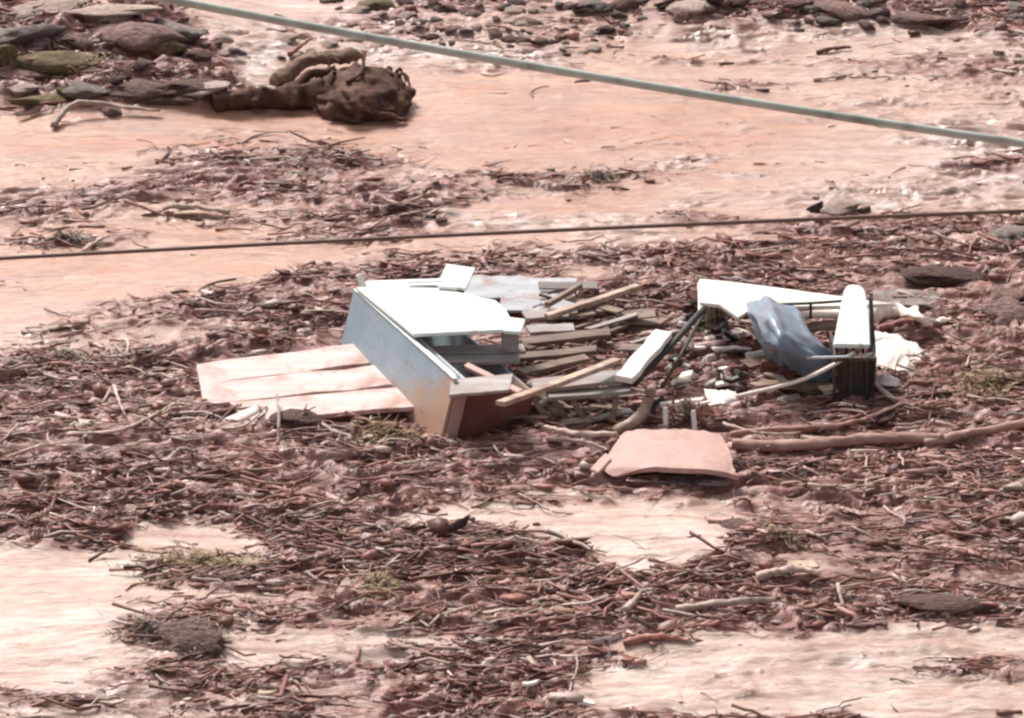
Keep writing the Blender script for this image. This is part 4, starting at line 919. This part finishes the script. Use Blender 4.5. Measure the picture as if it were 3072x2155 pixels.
mark_branch([(250, 760, .02), (300, 735, .05), (330, 720, .05)], .02, 'bark_pale', 'pale stick touching the thin wire at the left')
mark_branch([(2450, 162, .02), (2500, 155, .04), (2550, 150, .03)], .03, 'bark', 'dark floating stick on the pale mud at the upper right')
mark_branch([(2440, 245, .02), (2500, 236, .03), (2560, 230, .02)], .02, 'bark_pale', 'thin pale stick on the mud right above the cable')
mark_branch([(200, 1315, .03), (360, 1300, .05), (480, 1255, .06), (545, 1230, .06)], .016, 'bark_pale', 'long pale crooked stick in the left twig mat')
mark_branch([(20, 1385, .03), (110, 1360, .05), (215, 1340, .05)], .018, 'bark_pale', 'pale crooked stick near the left edge')
mark_branch([(345, 1200, .14), (362, 1240, .08), (378, 1270, .03)], .018, 'bark_pale', 'upright pale stick in the left twig mat')
mark_branch([(835, 1340, .02), (838, 1290, .12), (832, 1250, .20)], .014, 'bark_pale', 'thin upright pale stick in front of the board panel', taper=.8)
mark_branch([(665, 1325, .03), (740, 1290, .08), (800, 1262, .14)], .016, 'bark_pale', 'pale stick slanting up to the board panel')
mark_branch([(500, 1400, .04), (545, 1380, .06), (590, 1362, .05)], .03, 'bark_pale', 'thick short pale stick in the left debris')
mark_branch([(930, 1268, .1), (990, 1300, .06), (1060, 1330, .03)], .022, 'bark_pale', 'pale stick in front of the cabinet corner')
mark_branch([(1060, 1355, .03), (1110, 1378, .03), (1220, 1380, .03)], .018, 'bark_pale', 'bent pale stick below the cabinet')
mark_branch([(2020, 1845, .04), (2180, 1832, .06), (2330, 1812, .05)], .035, 'bark_pale', 'long pale stick at the lower edge of the debris tongue')
mark_branch([(1880, 1850, .04), (1920, 1825, .09), (1955, 1795, .12)], .03, 'bark_pale', 'stout pale stump stick in the debris tongue')
mark_branch([(1580, 1808, .04), (1700, 1795, .05), (1800, 1778, .05)], .018, 'bark_pale', 'thin pale stick left in the debris tongue')
mark_branch([(2270, 1760, .04), (2380, 1755, .06), (2460, 1735, .05)], .04, 'bark_pale', 'smooth curved branch under the yellowish scrap')
mark_branch([(2510, 1810, .07), (2530, 1840, .04), (2545, 1865, .02)], .016, 'bark_pale', 'small upright stick at the mud edge at the lower right')
mark_branch([(2600, 1450, .05), (2590, 1500, .03), (2600, 1395, .08)], .014, 'bark_pale', 'thin upright twig in the right debris')
mark_branch([(1870, 1940, .02), (1960, 1938, .03), (2070, 1930, .02)], .03, 'bark', 'dark stick lying on the mud below the debris tongue')
mark_branch([(2700, 1440, .04), (2860, 1420, .05), (3040, 1405, .05)], .03, 'log_pink', 'pinkish stick parallel to the long log at the right')
# ------------------------------------------------------------------ drowned shrubs
def shrub(px, py, wpx, hpx, mat, label, leaves=260, stems=12, tall=.18, seed=0):
    r = random.Random(seed); s = mpp(px, py); base = PG(px, py)
    t = thing('drowned_shrub', label, 'shrub', base)
    bm = bmesh.new(); rx = wpx * s / 2; ry = hpx * s / 2 / SP * .8
    for _ in range(stems):
        a = Vector((r.uniform(-rx, rx) * .6, r.uniform(-ry, ry) * .6, -.02)); b = a + Vector((r.uniform(-.4, .4) * rx, r.uniform(-.3, .3) * ry, r.uniform(.3, 1) * tall))
        tube_bm(bm, spline([a, (a + b) / 2 + Vector((0, 0, .03)), b], 5), [.012, .01, .009, .007, .004], 5)
    link('stems', bm_mesh('stems', bm, True), 'bark', t)['kind'] = 'stuff'
    bm = bmesh.new()
    for _ in range(leaves):
        q = abs(r.gauss(0, .55)); an = r.uniform(0, 6.283); c = Vector((math.cos(an) * q * rx, math.sin(an) * q * ry, r.uniform(0, 1) * tall * max(.08, 1 - q * q) * .8))
        wx = hz(base.x + c.x, base.y + c.y) - base.z; c.z += max(wx, -.1) + .01
        d = Vector((r.gauss(0, 1), r.gauss(0, .5), r.gauss(.05, .3))).normalized(); sd2 = d.cross(Vector((r.gauss(0, .5), r.gauss(0, .5), 1))).normalized(); L = r.uniform(.06, .20); w = r.uniform(.003, .010)
        v = [bm.verts.new(c - d * L / 2), bm.verts.new(c + sd2 * w + Vector((0, 0, .006))), bm.verts.new(c + d * L / 2 - Vector((0, 0, .01))), bm.verts.new(c - sd2 * w + Vector((0, 0, .006)))]
        bm.faces.new(v)
    link('foliage', bm_mesh('foliage', bm), mat, t)['kind'] = 'stuff'
    return t
shrub(600, 1690, 420, 110, 'leaf_olive', 'olive brown flattened brush on the pale mud at the lower left', 420, 20, .06, 1)
shrub(600, 1905, 200, 110, 'leaf_grey', 'grey green clump of drowned brush at the bottom left', 200, 10, .10, 2)
shrub(440, 1900, 200, 70, 'leaf_grey', 'low brown grey brush left of the grey green clump', 140, 10, .06, 3)
shrub(1130, 1760, 200, 200, 'leaf_olive', 'yellowish brush in the lower left debris', 260, 12, .06, 4)
shrub(2145, 1000, 100, 40, 'leaf_green', 'small green plant standing before the left end of the white wedge sheet', 420, 16, .42, 5)
shrub(1150, 1305, 240, 80, 'leaf_olive', 'olive brown brush caught against the cabinet corner', 360, 14, .12, 6)
shrub(2960, 1160, 240, 130, 'leaf_olive', 'olive brown brush at the right edge of the wreckage', 420, 16, .12, 7)
shrub(2350, 1635, 140, 50, 'leaf_olive', 'yellow green weed above the yellowish scrap', 160, 8, .10, 8)
shrub(200, 730, 230, 40, 'leaf_grey', 'olive grey brush on the mud just above the thin wire', 240, 10, .08, 9)
shrub(1800, 535, 140, 40, 'leaf_grey', 'small dark brush floating in the upper middle', 160, 8, .08, 10)
shrub(1080, 1010, 420, 60, 'leaf_grey', 'dull brush behind the board panel', 0, 0, .05, 11) if False else None
shrub(200, 1085, 320, 70, 'leaf_grey', 'greyish brush at the left end of the debris', 300, 12, .08, 12)
shrub(1080, 1950, 520, 60, 'leaf_grey', 'low brush on the mud at the bottom centre', 0, 0, .05, 13) if False else None
shrub(270, 225, 300, 60, 'leaf_olive', 'mossy green growth on the ledge in the upper left mound', 360, 8, .12, 14)
shrub(2060, 1260, 150, 60, 'leaf_grey', 'pale twiggy tuft behind the pink slab', 200, 16, .22, 15)
